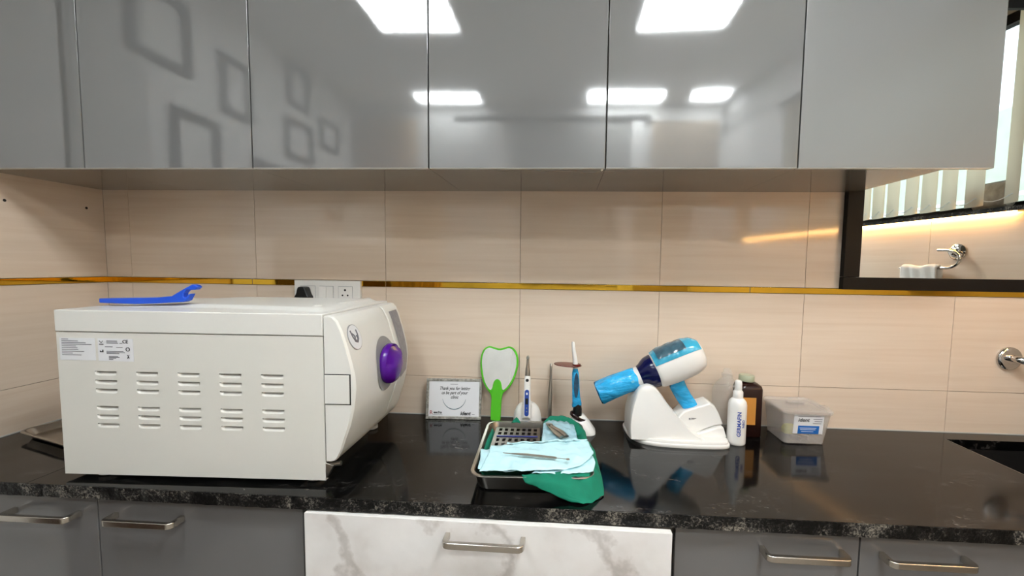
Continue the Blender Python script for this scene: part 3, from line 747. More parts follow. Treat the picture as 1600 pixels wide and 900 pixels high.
# ------------------------------------------------------------------ endodontic handpiece on its charging base
ec = empty('handpiece_charger', (1.6615, -.062, 0), 0, 'white domed charging base holding the slim cordless handpiece', 'charger')
mb = MB().lathe([(.0515, 0), (.0515, .008), (.0505, .022), (.047, .044), (.040, .062), (.030, .074), (.020, .080), (.017, .078)], n=40, sy=.8)
mb.build('base', m_wplastic, ec, smooth=60)
tb = MB(); tb.rr([(-.0175, .0175, -.046, -.030, .006, .034), (-.0175, .0175, -.036, -.012, .006, .080)])
tb.build('cradle', m_wplastic, ec, bevel=.002)
eh = empty('cordless_handpiece', (1.6625, -.100, .040), 0, 'slim white cordless dental handpiece with blue display strip and metal head', 'handpiece')
ln = Matrix.Rotation(math.radians(-6), 4, 'X')
mb = MB(); mb.rr([(-.013, .013, -.012, .012, .006, 0), (-.0135, .0135, -.012, .012, .007, .03), (-.012, .012, -.011, .011, .007, .09), (-.0105, .0105, -.0105, .0105, .008, .138), (-.0095, .0095, -.009, .009, .008, .143)])
mb.xf(lambda p: ln @ p).build('body', m_wplastic, eh, smooth=50)
mb = MB(); mb.rr([(-.0065, .0065, 0, .0, .0, 0)]) if False else None
def cap(x0, x1, z0, z1, y, th_, r):
    P = []
    for cx, cz, a0 in ((x1-r, z1-r, 0), (x0+r, z1-r, 90), (x0+r, z0+r, 180), (x1-r, z0+r, 270)):
        for i in range(7):
            a = math.radians(a0 + 15*i); P.append((cx + r*math.cos(a), cz + r*math.sin(a)))
    return MB().prism(P, y-th_, y)
dpn = cap(-.0075, .0075, .004, .096, -.0105, .0022, .0074).xf(lambda p: ln @ p).build('display_strip', m_bink, eh)
cap(-.005, .005, .045, .066, -.0127, .0004, .001).xf(lambda p: ln @ p).build('display', m_black, dpn, smooth=0)
for z in (.018, .030): cap(-.0022, .0022, z, z+.0044, -.0127, .0005, .002).xf(lambda p: ln @ p).build('button', m_ggrey, dpn)
cap(-.0028, .0028, .078, .086, -.0127, .0005, .002).xf(lambda p: ln @ p).build('button', m_wplastic, dpn)
cap(-.0055, .0055, .123, .134, -.0100, .0022, .0054).xf(lambda p: ln @ p).build('power_button', m_black, eh)
MB().lathe([(.0088, .143), (.009, .150), (.0085, .160), (.0065, .172), (.0045, .190), (.004, .200), (.0042, .204)], n=20).xf(lambda p: ln @ p).build('neck', m_steel, eh, smooth=50)
MB().tube([(0, -.0075, .2065), (0, .006, .209)], [.0062, .0055], 14).xf(lambda p: ln @ p).build('head', m_steel, eh, bevel=.001)

# ------------------------------------------------------------------ metal rod
rod = MB(); rod.lathe([(.0075, 0), (.0078, .02), (.0078, .115), (.0068, .122), (.0072, .128), (.0062, .134), (.0048, .16), (.0042, .19), (.0050, .196), (.0050, .2115), (.0035, .2145)], n=18)
o = rod.build('metal_rod', m_steel, smooth=50); o.location = (1.741, -.052, .001); o.rotation_euler = (math.radians(-9), math.radians(.6), 0)
tag(o, 'tall thin steel instrument rod standing against the tiles behind the green drape', 'rod')

# ------------------------------------------------------------------ curing light on its stand
cs = empty('curing_light_stand', (1.850, -.115, 0), 0, 'small white stand with a dark brown cup holding the curing light', 'stand')
cx_ = -1.850; cy2 = .115
mb = MB(); mb.rr([(-.030, .052, -.042, .035, .025, 0), (-.030, .052, -.042, .035, .025, .008), (-.032, .034, -.034, .032, .025, .034), (-.032, .012, -.020, .028, .018, .058)])
mb.build('base', m_wplastic, cs, smooth=60)
mb = MB(); mb.lathe([(.028, 0), (.031, .008), (.029, .012), (.020, .010)], n=30, sy=.75)
mb.xf(lambda p: Matrix.Rotation(math.radians(28), 3, 'Y') @ p + Vector((-.012, -.010, .050))).build('cup', m_brown, cs)
cu_ = empty('curing_light', (1.838, -.118, .05), 0, 'cordless curing light wrapped in blue film with white tip and dark orange shield', 'curing light')
B0 = Vector((1.838, -.118, .05))
def wl_(x, z, y=-.118): return Vector((x, y, z)) - B0
mb = MB(); mb.tube([wl_(1.836, .040), wl_(1.8375, .060), wl_(1.839, .080), wl_(1.838, .105)], [.013, .017, .0155, .012], 18)
mb.build('handle_end', m_black, cu_, smooth=60)
sec = [(.090, 1.8365, .0165, .013), (.102, 1.8365, .0160, .013), (.120, 1.834, .0140, .012), (.150, 1.8325, .0125, .012), (.180, 1.8315, .0125, .012), (.205, 1.8305, .0115, .011), (.222, 1.8295, .0075, .008)]
rings = []
for i, (z, x, a, b) in enumerate(sec):
    rings.append([wl_(x + a*(1 + .05*math.sin(5*q + i))*math.cos(q), z + (.004*math.sin(3*q) if i == 0 else 0), -.118 + b*math.sin(q)) for q in [2*PI*t/28 for t in range(28)]])
MB().loft(rings).build('blue_film', m_bfilm, cu_, smooth=60)
P = [(wl_(1.8335, .165) + Vector((.0082*math.cos(a), -.0135, .043*math.sin(a)))) for a in [2*PI*t/32 for t in range(32)]]
MB().loft([P, [p + Vector((0, .006, 0)) for p in P]]).build('grip_pad', mat('dark_blue_grip', '26445c', .2, var=.3, vs=60, bs=80, bstr=.5), cu_, bevel=.001)
MB().tube([wl_(1.8295, .218), wl_(1.8295, .228), wl_(1.829, .236), wl_(1.8275, .255), wl_(1.8225, .285), wl_(1.820, .308), wl_(1.8198, .313)], [.008, .0085, .0085, .0078, .0065, .0058, .004], 18).build('light_guide', m_wplastic, cu_, smooth=60)
mb = MB().lathe([(.047, 0), (.048, .0012), (.047, .0025), (.008, .0035)], n=40, sy=.72)
mb.xf(lambda p: Matrix.Rotation(math.radians(3), 3, 'Y') @ p + wl_(1.803, .2325)).build('shield', m_amber, cu_)
MB().lathe([(.014, 0), (.014, .006)], n=24).xf(lambda p: p + wl_(1.833, .231)).build('shield_collar', m_amber, cu_, bevel=.001)

# ------------------------------------------------------------------ x-ray gun and stand
GY = -.128
st = empty('gun_stand', (2.16, GY, 0), 0, 'white moulded desk stand with a tall cradle under the x-ray gun', 'stand')
S0 = Vector((2.16, GY, 0))
outl = [(2.004, -.05), (2.003, -.085), (2.006, -.125), (2.014, -.165), (2.035, -.197), (2.070, -.216), (2.124, -.226), (2.20, -.2285), (2.29, -.2265), (2.318, -.218), (2.326, -.198), (2.3265, -.16), (2.325, -.12), (2.31, -.095), (2.28, -.06), (2.22, -.035), (2.018, -.035)]
def pl_(P, sc, z): return [((2.17 + (x-2.17)*sc) - S0.x, (-.13 + (y+.13)*sc) - S0.y, z) for x, y in P]
OP = smooth_poly(outl, 1)
MB().loft([pl_(OP, .985, 0), pl_(OP, 1.0, .004), pl_(OP, 1.0, .010), pl_(OP, .985, .0125), pl_(OP, .975, .013), pl_(OP, .972, .019), pl_(OP, .955, .0215)]).build('base', m_wplastic, st, smooth=40)
prof = [(2.008, .020), (2.006, .05), (2.008, .085), (2.016, .125), (2.026, .158), (2.037, .178), (2.050, .187), (2.068, .189), (2.083, .184), (2.096, .173), (2.112, .153), (2.130, .126), (2.152, .098), (2.178, .070), (2.203, .045), (2.225, .030), (2.25, .0205)]
prof = prof + [(2.25, .015), (2.008, .015)]
u_ax = Vector((math.cos(math.radians(24)), 0, math.sin(math.radians(24))))
G0 = Vector((1.910, GY, .142))
def neck_bottom(x, dy, r=.0375):
    s_ = (x - G0.x)/u_ax.x; zc = G0.z + s_*u_ax.z
    if abs(dy) >= r: return 9
    return zc - math.sqrt(r*r - dy*dy)/u_ax.x
rings = []
Y0, Y1 = -.208, -.060
PP = smooth_poly(prof, 1)
for j in range(25):
    y = Y0 + (Y1-Y0)*j/24; e = min(y-Y0, Y1-y); ins = 1 - .035*max(0, 1 - e/.014)**2
    ring = []
    for x, z in PP:
        xx = 2.11 + (x-2.11)*ins; zz = .018 + (z-.018)*ins
        # the front face leans back towards its top
        yy = y + (.020*(z-.02)/.17 if y < -.13 else -.012*(z-.02)/.17) * (abs(y+.134)/.074)
        nb_ = neck_bottom(xx, yy-GY); zz = min(zz, max(.02, nb_ - .001))
        ring.append(Vector((xx, yy, zz)) - S0)
    rings.append(ring)
MB().loft(rings).build('cradle', m_wplastic, st, smooth=50)
hp = [(2.165, .018), (2.172, .078), (2.190, .098), (2.252, .1195), (2.272, .127), (2.288, .118), (2.302, .094), (2.318, .056), (2.290, .052), (2.262, .040), (2.240, .030), (2.235, .018)]
q = MB().prism(hp, -.158, -.078); q.xf(lambda p: Vector(p) - S0)
q.build('handle_rest', m_wplastic, st, bevel=.005, seg=4)
hp2 = [(2.20, .018), (2.232, .028), (2.262, .038), (2.292, .050), (2.314, .053), (2.326, .018)]
q = MB().prism(hp2, -.172, -.105); q.xf(lambda p: Vector(p) - S0); q.build('rest_foot', m_wplastic, st, bevel=.004, seg=3)
mk = MB(); mk.box(2.206, 2.2105, -.1593, -.1580, .070, .0755); mk.box(2.2125, 2.229, -.1593, -.1580, .0745, .0758); mk.box(2.2125, 2.224, -.1593, -.1580, .0715, .0725)
mk.xf(lambda p: Vector(p) - S0); mk.build('print', m_grey_ink, st, smooth=0)
# the gun
xg = empty('xray_gun', (2.18, GY, .10), 0, 'white gun-shaped dental x-ray unit with blue film on nozzle, handle and screen', 'x-ray unit')
X0 = Vector((2.18, GY, .10)); n_ax = Vector((-u_ax.z, 0, u_ax.x)); yv_ = Vector((0, 1, 0))
def gp(s_, n__, y): return G0 + u_ax*s_ + n_ax*n__ + yv_*y - X0
def glathe(prof_, n=40, oy=1.0, on=0, sq=2.0):
    rings = []
    for r, s_ in prof_:
        ring = []
        for t in range(n):
            a = 2*PI*t/n; c_, s2_ = math.cos(a), math.sin(a)
            e = 2/sq; cc = math.copysign(abs(c_)**e, c_); ss = math.copysign(abs(s2_)**e, s2_)
            ring.append(gp(s_, on + r*ss, r*cc*oy))
        rings.append(ring)
    return MB().loft(rings)
glathe([(.0335, .120), (.0345, .135), (.0350, .166)]).build('neck', m_wplastic, xg, bevel=.001)
glathe([(.036, .150), (.040, .160), (.047, .170), (.053, .182), (.0555, .196), (.0560, .205)]).build('collar', m_navy, xg, smooth=60)
glathe([(.053, .2025), (.0575, .206), (.0605, .215), (.0625, .235), (.0635, .265), (.0630, .300), (.0605, .328), (.055, .350), (.046, .363), (.030, .371), (.006, .373)], sq=2.35, oy=.98).build('body', m_wplastic, xg, smooth=60)
# film-wrapped nozzle with creases and an open end
rings = []
for i, (s_, r) in enumerate([(.000, .0385), (.004, .0400), (.03, .0392), (.06, .0388), (.09, .0386), (.118, .0380), (.130, .0368), (.138, .0358)]):
    ring = []
    for t in range(48):
        a = 2*PI*t/48
        wv = .0009*math.sin(7*a + i*1.7) + .0010*math.sin(3*a - i*.9)
        if math.sin(a) < -.6: wv += .003*math.sin(i*.9)*(-math.sin(a)-.6)
        rad = r + wv; ring.append(gp(s_ + .002*math.sin(5*a)*(i in (0, 7)), rad*math.sin(a), rad*math.cos(a)))
    rings.append(ring)
nz_ = MB().loft(rings, cap=False).build('nozzle_film', m_bfilm, xg, smooth=60)
glathe([(.0365, .003), (.0365, .125)], n=40).build('nozzle', mat('pale_nozzle', '69b9dd', .25), xg)
mb = MB(); n = 40; R1 = [gp(.0, .0395*math.sin(2*PI*t/n), .0395*math.cos(2*PI*t/n)) for t in range(n)]; R2 = [gp(-.003, .0375*math.sin(2*PI*t/n), .0375*math.cos(2*PI*t/n)) for t in range(n)]; R3_ = [gp(.004, .0355*math.sin(2*PI*t/n), .0355*math.cos(2*PI*t/n)) for t in range(n)]
mb.loft([R1, R2, R3_], cap=False).build('nozzle_rim', mat('deep_blue_rim', '0d4a72', .25), xg, smooth=60)
# film and screen over the top of the body
def body_r(s_):
    pr = [(.206, .0575), (.215, .0605), (.235, .0625), (.265, .0635), (.300, .0630), (.328, .0605), (.350, .055), (.363, .046)]
    for (a, ra), (b, rb) in zip(pr, pr[1:]):
        if a <= s_ <= b: return ra + (rb-ra)*(s_-a)/(b-a)
    return pr[0][1] if s_ < .206 else pr[-1][1]
def shell_patch(s0, s1, a0, a1, off, lift=0):
    def fn(u, v):
        s_ = s0 + (s1-s0)*u; a = math.radians(a0 + (a1-a0)*v)
        c_, s2_ = math.cos(a), math.sin(a); e = 2/2.35; cc = math.copysign(abs(c_)**e, c_)*.98; ss = math.copysign(abs(s2_)**e, s2_)
        e1_ = min(u, 1-u, v, 1-v); h = off + lift*min(1, e1_*6)
        r = body_r(s_) + h + (.0008*math.sin(s_*160 + a*6) if off > .0012 else 0)
        return gp(s_, r*ss, r*cc)
    return fn
q = MB(); q.grid(shell_patch(.207, .364, 60, 158, .0016, .003), 30, 24); q.build('top_film', mat('pale_blue_film', '3fa3c4', .12, var=.2, vs=25, bs=25, bstr=.6, bd=.004), xg, smooth=60)
q = MB(); q.grid(shell_patch(.222, .318, 88, 142, .0058, .0008), 24, 16); q.build('screen', mat('slate_screen', '44606e', .15, var=.2, vs=60), xg, smooth=60)
# handle
hs = [(2.166, .196, .024, .019), (2.172, .178, .0255, .019), (2.182, .158, .0245, .018), (2.195, .136, .0245, .018), (2.208, .118, .026, .019), (2.216, .107, .0265, .019), (2.220, .100, .024, .016)]
rings = []
for i, (x, z, a, b) in enumerate(hs):
    dirv = Vector((.87, 0, .42)).normalized()
    rings.append([Vector((x, GY, z)) + dirv*a*(1 + .06*math.sin(4*q_ + i))*math.cos(q_) + yv_*b*math.sin(q_) - X0 for q_ in [2*PI*t/28 for t in range(28)]])
MB().loft(rings).build('handle', m_bfilm, xg, smooth=60)
MB().tube([Vector((2.150, GY, .183))-X0, Vector((2.160, GY, .166))-X0], [.010, .008], 14).build('trigger', m_navy, xg, bevel=.001)

# ------------------------------------------------------------------ bottles
b1 = empty('spray_bottle', (2.357, -.166, 0), 0, 'white spray bottle with blue sideways lettering, in front of the brown bottle', 'bottle')
MB().lathe([(.026, 0), (.0285, .003), (.0288, .01), (.0286, .128), (.0265, .139), (.021, .147), (.0165, .150), (.0150, .152)], n=40).build('body', m_wplastic, b1, smooth=50)
MB().lathe([(.0158, .151), (.0156, .160), (.0150, .172), (.0115, .176), (.0105, .180)], n=28).build('collar', m_wplastic, b1, smooth=40)
MB().lathe([(.0112, .1775), (.0112, .198), (.0098, .207), (.0070, .209)], n=24).build('pump_cap', m_wplastic, b1, smooth=50)
def wrap_text(t, size, a_c, zc, r, m, bold=0, sx=1):
    q = text_mb(t, size, 0, 'CENTER', .0002, bold)
    def fn(p):
        # text runs upward, baseline along the cylinder axis
        z = zc + p.x*sx; a = a_c + p.y/r
        rr = r + p.z + .0004
        return (rr*math.sin(a), -rr*math.cos(a), z)
    # rotate: p.y (up of glyph) goes to the left around the cylinder
    q.xf(lambda p: fn(Vector((p.x, -p.y, p.z)))); return q.build('lettering', m, b1, smooth=0)
wrap_text('GERMAFIN', .0160, .06, .072, .0288, m_bink, .0005, 1.06)
wrap_text('NEO', .0125, .52, .073, .0288, m_bink, .0003, 1.0)
b2 = empty('brown_bottle', (2.424, -.078, 0), 0, 'dark brown square-shouldered bottle with sage green screw cap and orange label', 'bottle')
MB().rr([(-.036, .036, -.034, .034, .012, 0), (-.039, .039, -.037, .037, .013, .004), (-.0395, .0395, -.0375, .0375, .014, .162), (-.037, .037, -.035, .035, .016, .173), (-.027, .027, -.026, .026, .020, .181), (-.019, .019, -.019, .019, .018, .184), (-.018, .018, -.018, .018, .017, .188)], 8).build('body', m_brown, b2, smooth=50)
cpv = MB().lathe([(.0245, 0), (.0255, .002), (.0250, .017), (.0225, .0205), (.0, .021)], n=40, cap=False)
cpv.xf(lambda p: Matrix.Rotation(math.radians(3), 3, 'Y') @ p + Vector((-.006, 0, .186))).build('cap', m_capg, b2, smooth=40)
MB().box(-.030, .014, -.0384, -.0374, .044, .137).build('label', m_orange, b2, smooth=0)
b3 = empty('clear_bottle', (2.357, -.052, 0), 0, 'clear empty plastic bottle with flip cap, against the tiles behind the spray bottle', 'bottle')
MB().lathe([(.036, 0), (.040, .004), (.041, .02), (.040, .10), (.041, .145), (.038, .165), (.029, .181), (.0205, .189), (.0185, .193), (.0185, .198)], n=40, cap=True, sx=.84).xf(lambda p: (p.x - .008 + .014*min(1, max(0, (p.z-.14)/.04)), p.y, p.z)).build('body', m_clear, b3, smooth=60)
MB().lathe([(.0205, .190), (.0210, .193), (.0205, .204), (.016, .206), (.015, .215), (.0125, .220), (.0, .2205)], c=(.006, 0, 0), n=28, cap=False, sx=.9).build('cap', m_clear, b3, smooth=40)
MB().tube([(.010 + .012*math.cos(a), -.043, .158 + .012*math.sin(a)) for a in [x*2*PI/16 for x in range(12)]], .003, 8).build('nozzle_loop', m_clear, b3)

# ------------------------------------------------------------------ translucent box
bx = empty('plastic_box', (2.575, -.095, 0), 0, 'cloudy plastic box with lid and a white and blue label, right of the bottles', 'box')
o3 = Vector((2.575, -.095, 0))
def rs(x0, x1, y0, y1, r, z): return (x0-o3.x, x1-o3.x, y0-o3.y, y1-o3.y, r, z)
MB().rr([rs(2.518, 2.636, -.154, -.034, .014, 0), rs(2.514, 2.641, -.159, -.030, .015, .003), rs(2.506, 2.654, -.170, -.020, .016, .106), rs(2.5045, 2.656, -.1715, -.0185, .016, .106), rs(2.514, 2.643, -.157, -.032, .014, .004)], 6, cap=True).build('tub', m_box, bx, smooth=40)
ld = MB().rr([rs(2.5005, 2.660, -.1755, -.0145, .018, .104), rs(2.4995, 2.661, -.1765, -.0135, .018, .108), rs(2.4995, 2.661, -.1765, -.0135, .018, .114), rs(2.503, 2.6575, -.173, -.017, .016, .1165), rs(2.512, 2.6485, -.164, -.026, .014, .1165), rs(2.515, 2.6455, -.161, -.029, .014, .1115)], 6).build('lid', m_box, bx, smooth=40)
MB().box(2.560-o3.x, 2.615-o3.x, -.080-o3.y, -.060-o3.y, .1115, .119).build('grip', m_box, ld, bevel=.003)
MB().box(2.658-o3.x, 2.678-o3.x, -.115-o3.y, -.085-o3.y, .107, .112).build('tab', m_box, ld, bevel=.002)
def front_y(z): return -.159 - .011*(z-.003)/.103 - .0006
def blab(x0, x1, z0, z1, m, off, n, parent):
    q = MB(); q.add([(x0-o3.x, front_y(z0)-off-o3.y, z0), (x1-o3.x, front_y(z0)-off-o3.y, z0), (x1-o3.x, front_y(z1)-off-o3.y, z1), (x0-o3.x, front_y(z1)-off-o3.y, z1)], [(0, 1, 2, 3)])
    return q.build(n, m, parent, smooth=0, solid=.0004)
lb_ = blab(2.536, 2.629, .038, .104, m_label, .0004, 'label', bx)
blab(2.551, 2.617, .0385, .066, m_lblue, .0009, 'label_band', lb_)
q = up(text_mb('ident', .017, .2, bold=.0004), 0, 0, 0); q.xf(lambda p: (p.x + 2.566-o3.x, front_y(p.z+.080)-.0012-o3.y, p.z + .080)); q.build('lettering', m_ink, lb_, smooth=0)
q = MB()
for x0, x1, z in ((2.548, 2.618, .0975), (2.596, 2.624, .0885), (2.600, 2.624, .0815), (2.596, 2.622, .0745)): q.box(x0-o3.x, x1-o3.x, front_y(z)-.0012-o3.y, front_y(z)-.0008-o3.y, z-.0007, z+.0011)
q.build('print', m_grey_ink, lb_, smooth=0)
q = MB()
for x0, x1, z in ((2.556, 2.608, .058), (2.558, 2.606, .053), (2.562, 2.600, .046)): q.box(x0-o3.x, x1-o3.x, front_y(z)-.0016-o3.y, front_y(z)-.0012-o3.y, z-.0006, z+.0008)
q.build('print', m_label, lb_, smooth=0)
q = MB().rr([(-.020, .020, -.014, .014, .009, 0), (-.022, .022, -.016, .016, .010, .016), (-.015, .015, -.010, .010, .008, .028)]); o = q.build('sponge', mat('yellow_sponge', 'cfd02a', .8), None, bevel=.002); o.location = (2.545, -.125, .026)
tag(o, 'yellow lump seen through the left side of the cloudy plastic box', 'sponge')
q = MB()
for i in range(9):
    a = random.uniform(0, 6.28); x, y = random.uniform(-.04, .04), random.uniform(-.04, .035)
    q.rr([(-.016, .016, -.006, .006, .003, 0), (-.016, .016, -.006, .006, .003, .012)]).v[-48:]
    n48 = 56; q.v[-n48:] = [tuple(Matrix.Rotation(a, 3, 'Z') @ Vector(p) + Vector((x, y, .0+.002*i))) for p in q.v[-n48:]]
o = q.build('sachets', mat('mauve_wrapping', '8d7f92', .5, var=.4, vs=40), None); o.location = (2.582, -.098, .0055)
tag(o, 'jumble of small mauve wrapped pieces on the bottom of the cloudy box', 'sachets', kind='stuff')
q = MB().box(-.006, .006, -.003, .003, 0, .085); o = q.build('upright_stick', m_capg, None, bevel=.001); o.location = (2.488, -.018, .001)
tag(o, 'short pale upright strip standing between the brown bottle and the box', 'strip')

# ------------------------------------------------------------------ steel instrument tray
def tray(loc, L, W, H, rz, label):
    t = empty('steel_tray', loc, rz, label, 'tray')
    hx, hy = L/2, W/2
    MB().rr([(-hx+.028, hx-.028, -hy+.028, hy-.028, .028, .0005), (-hx+.018, hx-.018, -hy+.018, hy-.018, .030, .004), (-hx+.008, hx-.008, -hy+.008, hy-.008, .032, H-.003), (-hx+.007, hx-.007, -hy+.007, hy-.007, .033, H), (-hx, hx, -hy, hy, .038, H), (-hx-.001, hx+.001, -hy-.001, hy+.001, .039, H-.002), (-hx, hx, -hy, hy, .038, H-.003), (-hx+.007, hx-.007, -hy+.007, hy-.007, .033, H-.0035),
             (-hx+.0095, hx-.0095, -hy+.0095, hy-.0095, .032, H-.002), (-hx+.0195, hx-.0195, -hy+.0195, hy-.0195, .030, .006), (-hx+.030, hx-.030, -hy+.030, hy-.030, .028, .0025)], 8).build('pan', m_steel, t, smooth=40)
    return t
TR = tray((1.706, -.352, 0), .315, .385, .046, math.radians(3), 'stainless steel tray in the middle of the worktop, holding drape and pouches')
tray((.255, -.262, 0), .32, .285, .026, math.radians(-17), 'shallow steel tray almost hidden behind the steriliser near the left wall')

# ------------------------------------------------------------------ green drape, cassette, pouches and probe on the tray
def wob(x, y, s=1.0, seed=0.0): return noise.noise(Vector((x*s, y*s, seed)))
def strips(rows, nu, wr=.002, freq=35, seed=1.0, mb=None):
    """rows: list of polylines (equal meaning), each resampled to nu+1 points, then lofted row to row"""
    def resamp(P, n):
        P = [Vector(p) for p in P]; L = [0]
        for a, b in zip(P, P[1:]): L.append(L[-1] + (b-a).length)
        out = []
        for i in range(n+1):
            d = L[-1]*i/n; j = 0
            while j < len(L)-2 and L[j+1] < d: j += 1
            t = (d-L[j])/max(1e-9, L[j+1]-L[j]); out.append(P[j].lerp(P[j+1], min(1, t)))
        return out
    RR = [resamp(r, nu) for r in rows]
    fine = []
    for a, b in zip(RR, RR[1:]):
        for k_ in range(8): fine.append([p.lerp(q, k_/8) for p, q in zip(a, b)])
    fine.append(RR[-1])
    # soften
    for _ in range(2):
        new_ = [list(r) for r in fine]
        for i in range(1, len(fine)-1):
            for j in range(len(fine[0])): new_[i][j] = (fine[i-1][j] + fine[i][j]*2 + fine[i+1][j])/4
        fine = new_
    mb = mb or MB(); n = nu+1; v = []
    for r in fine:
        for p in r: v.append((p.x, p.y, p.z + wr*wob(p.x, p.y, freq, seed) + wr*.5*wob(p.x, p.y, freq*2.3, seed+4)))
    return mb.add(v, [(i*n+j, i*n+j+1, (i+1)*n+j+1, (i+1)*n+j) for i in range(len(fine)-1) for j in range(nu)])
dr = MB()
# lining across the tray floor
strips([[(1.560, -.215, .040), (1.575, -.21, .012), (1.70, -.205, .010), (1.82, -.205, .014), (1.845, -.20, .048)],
        [(1.562, -.35, .040), (1.585, -.35, .010), (1.70, -.35, .010), (1.83, -.35, .012), (1.866, -.345, .050)],
        [(1.575, -.50, .042), (1.59, -.50, .012), (1.70, -.49, .012), (1.83, -.49, .014), (1.872, -.47, .050)]], 30, .003, 40, 1, dr)
# flap standing up over the rear right corner
strips([[(1.722, -.185, .050), (1.745, -.150, .0585), (1.80, -.158, .062), (1.842, -.200, .060), (1.860, -.26, .056), (1.866, -.345, .052)],
        [(1.728, -.195, .058), (1.748, -.165, .070), (1.795, -.172, .073), (1.832, -.212, .070), (1.850, -.27, .064), (1.856, -.345, .056)],
        [(1.730, -.235, .034), (1.755, -.235, .036), (1.79, -.24, .036), (1.81, -.26, .036), (1.82, -.30, .036), (1.83, -.345, .036)]], 34, .003, 40, 2, dr)
# part hanging over the right side
strips([[(1.850, -.30, .055), (1.866, -.36, .055), (1.868, -.42, .054), (1.862, -.46, .052)],
        [(1.872, -.32, .045), (1.882, -.37, .046), (1.884, -.43, .044), (1.880, -.48, .038)],
        [(1.878, -.335, .012), (1.890, -.38, .010), (1.896, -.45, .008), (1.8935, -.505, .006)]], 24, .003, 40, 3, dr)
# triangle that falls over the front edge on to the worktop
strips([[(1.690, -.540, .0485), (1.74, -.532, .052), (1.80, -.522, .054), (1.850, -.505, .053), (1.872, -.462, .052)],
        [(1.700, -.5555, .041), (1.75, -.560, .040), (1.80, -.560, .039), (1.860, -.535, .040), (1.892, -.490, .034)],
        [(1.742, -.562, .022), (1.775, -.567, .018), (1.812, -.571, .016), (1.862, -.560, .014), (1.8965, -.515, .010)],
        [(1.815, -.574, .0045), (1.828, -.577, .004), (1.842, -.579, .0035), (1.866, -.566, .0035), (1.8950, -.535, .0035)]], 34, .0060, 26, 5, dr)
# little peak at the rear
strips([[(1.618, -.186, .047), (1.635, -.180, .047), (1.650, -.186, .047)], [(1.624, -.179, .055), (1.635, -.176, .060), (1.645, -.179, .055)], [(1.633, -.176, .062), (1.635, -.175, .064), (1.637, -.176, .062)]], 8, .0005, 40, 6, dr)
o = dr.build('surgical_drape', m_cloth, None, smooth=80, solid=.0014)
tag(o, 'dark green surgical drape lining the steel tray and hanging over its front corner', 'drape')

cz = .046
m_csteel = mat('dull_steel', '6f6a63', .35, .9, var=.1, vs=30)
ck = empty('instrument_cassette', (1.651, -.322, .018), math.radians(2.0), 'perforated steel instrument cassette with a blue bar, lying in the tray', 'cassette')
W_, D_ = .142, .185
xc = [-.055 + .0183*i for i in range(7)]; yc = [.078 - .0, .048, .018 - .02, -.045, -.070]; yc = [.074, .044, -.006, -.038, -.068]
hw, hd = .005, .0100
xbk = sorted({-W_/2, W_/2} | {x-hw for x in xc} | {x+hw for x in xc}); ybk = sorted({-D_/2, D_/2} | {y-hd for y in yc} | {y+hd for y in yc})
mb = MB(); ff = []
for j in range(len(ybk)-1):
    for i in range(len(xbk)-1):
        mxx, myy = (xbk[i]+xbk[i+1])/2, (ybk[j]+ybk[j+1])/2
        if not any(abs(mxx-a) < hw and abs(myy-b) < hd for a in xc for b in yc): ff.append((j*len(xbk)+i, j*len(xbk)+i+1, (j+1)*len(xbk)+i+1, (j+1)*len(xbk)+i))
mb.add([(x, y, .030) for y in ybk for x in xbk], ff)
mb.build('lid', m_csteel, ck, smooth=0, solid=.0012)
q = MB()
for a in ((-W_/2, -W_/2+.0012, -D_/2, D_/2), (W_/2-.0012, W_/2, -D_/2, D_/2), (-W_/2, W_/2, -D_/2, -D_/2+.0012), (-W_/2, W_/2, D_/2-.0012, D_/2)): q.box(a[0], a[1], a[2], a[3], 0, .0293)
q.build('side_walls', m_csteel, ck, smooth=0)
MB().box(-W_/2+.002, W_/2-.002, -D_/2+.002, D_/2-.002, .001, .003).build('floor_plate', m_black, ck, smooth=0)
MB().box(-.062, .064, .0155, .0215, .0308, .0335).build('blue_bar', mat('violet_blue_silicone', '26307e', .4), ck, bevel=.001)
tag(ck, None)
# film pouch with a grey clamp at the rear right
q = strips([[(1.727, -.216, .062), (1.76, -.212, .072), (1.80, -.216, .070), (1.826, -.226, .062)],
            [(1.729, -.30, .062), (1.765, -.30, .067), (1.80, -.295, .066), (1.832, -.30, .062)],
            [(1.729, -.375, .060), (1.765, -.37, .064), (1.80, -.37, .063), (1.836, -.37, .060)]], 40, .006, 60, 9)
o = q.build('sterilisation_pouch', m_film, None, smooth=80, solid=.001); tag(o, 'crinkled clear blue pouch at the rear right of the tray, under the grey forceps', 'pouch', 'sterilisation pouches on the tray')
fc = empty('forceps', (1.768, -.300, .0705), math.radians(118), 'dull grey steel forceps lying on the clear pouch at the rear right', 'forceps')
MB().tube([(-.055, .008, .002), (-.02, .010, .003), (.02, .005, .003), (.048, .001, .003), (.058, -.002, .002)], [.0075, .0085, .006, .007, .003], 12, sq=.5).build('arm', m_steel, fc)
MB().tube([(-.055, -.009, .002), (-.02, -.010, .003), (.02, -.005, .003), (.048, -.001, .005), (.056, .003, .004)], [.0075, .0085, .006, .007, .003], 12, sq=.5).build('arm', m_steel, fc)
MB().lathe([(.006, 0), (.007, .009), (.005, .0105)], (.034, 0, 0), 16).build('pivot', m_steel, fc)
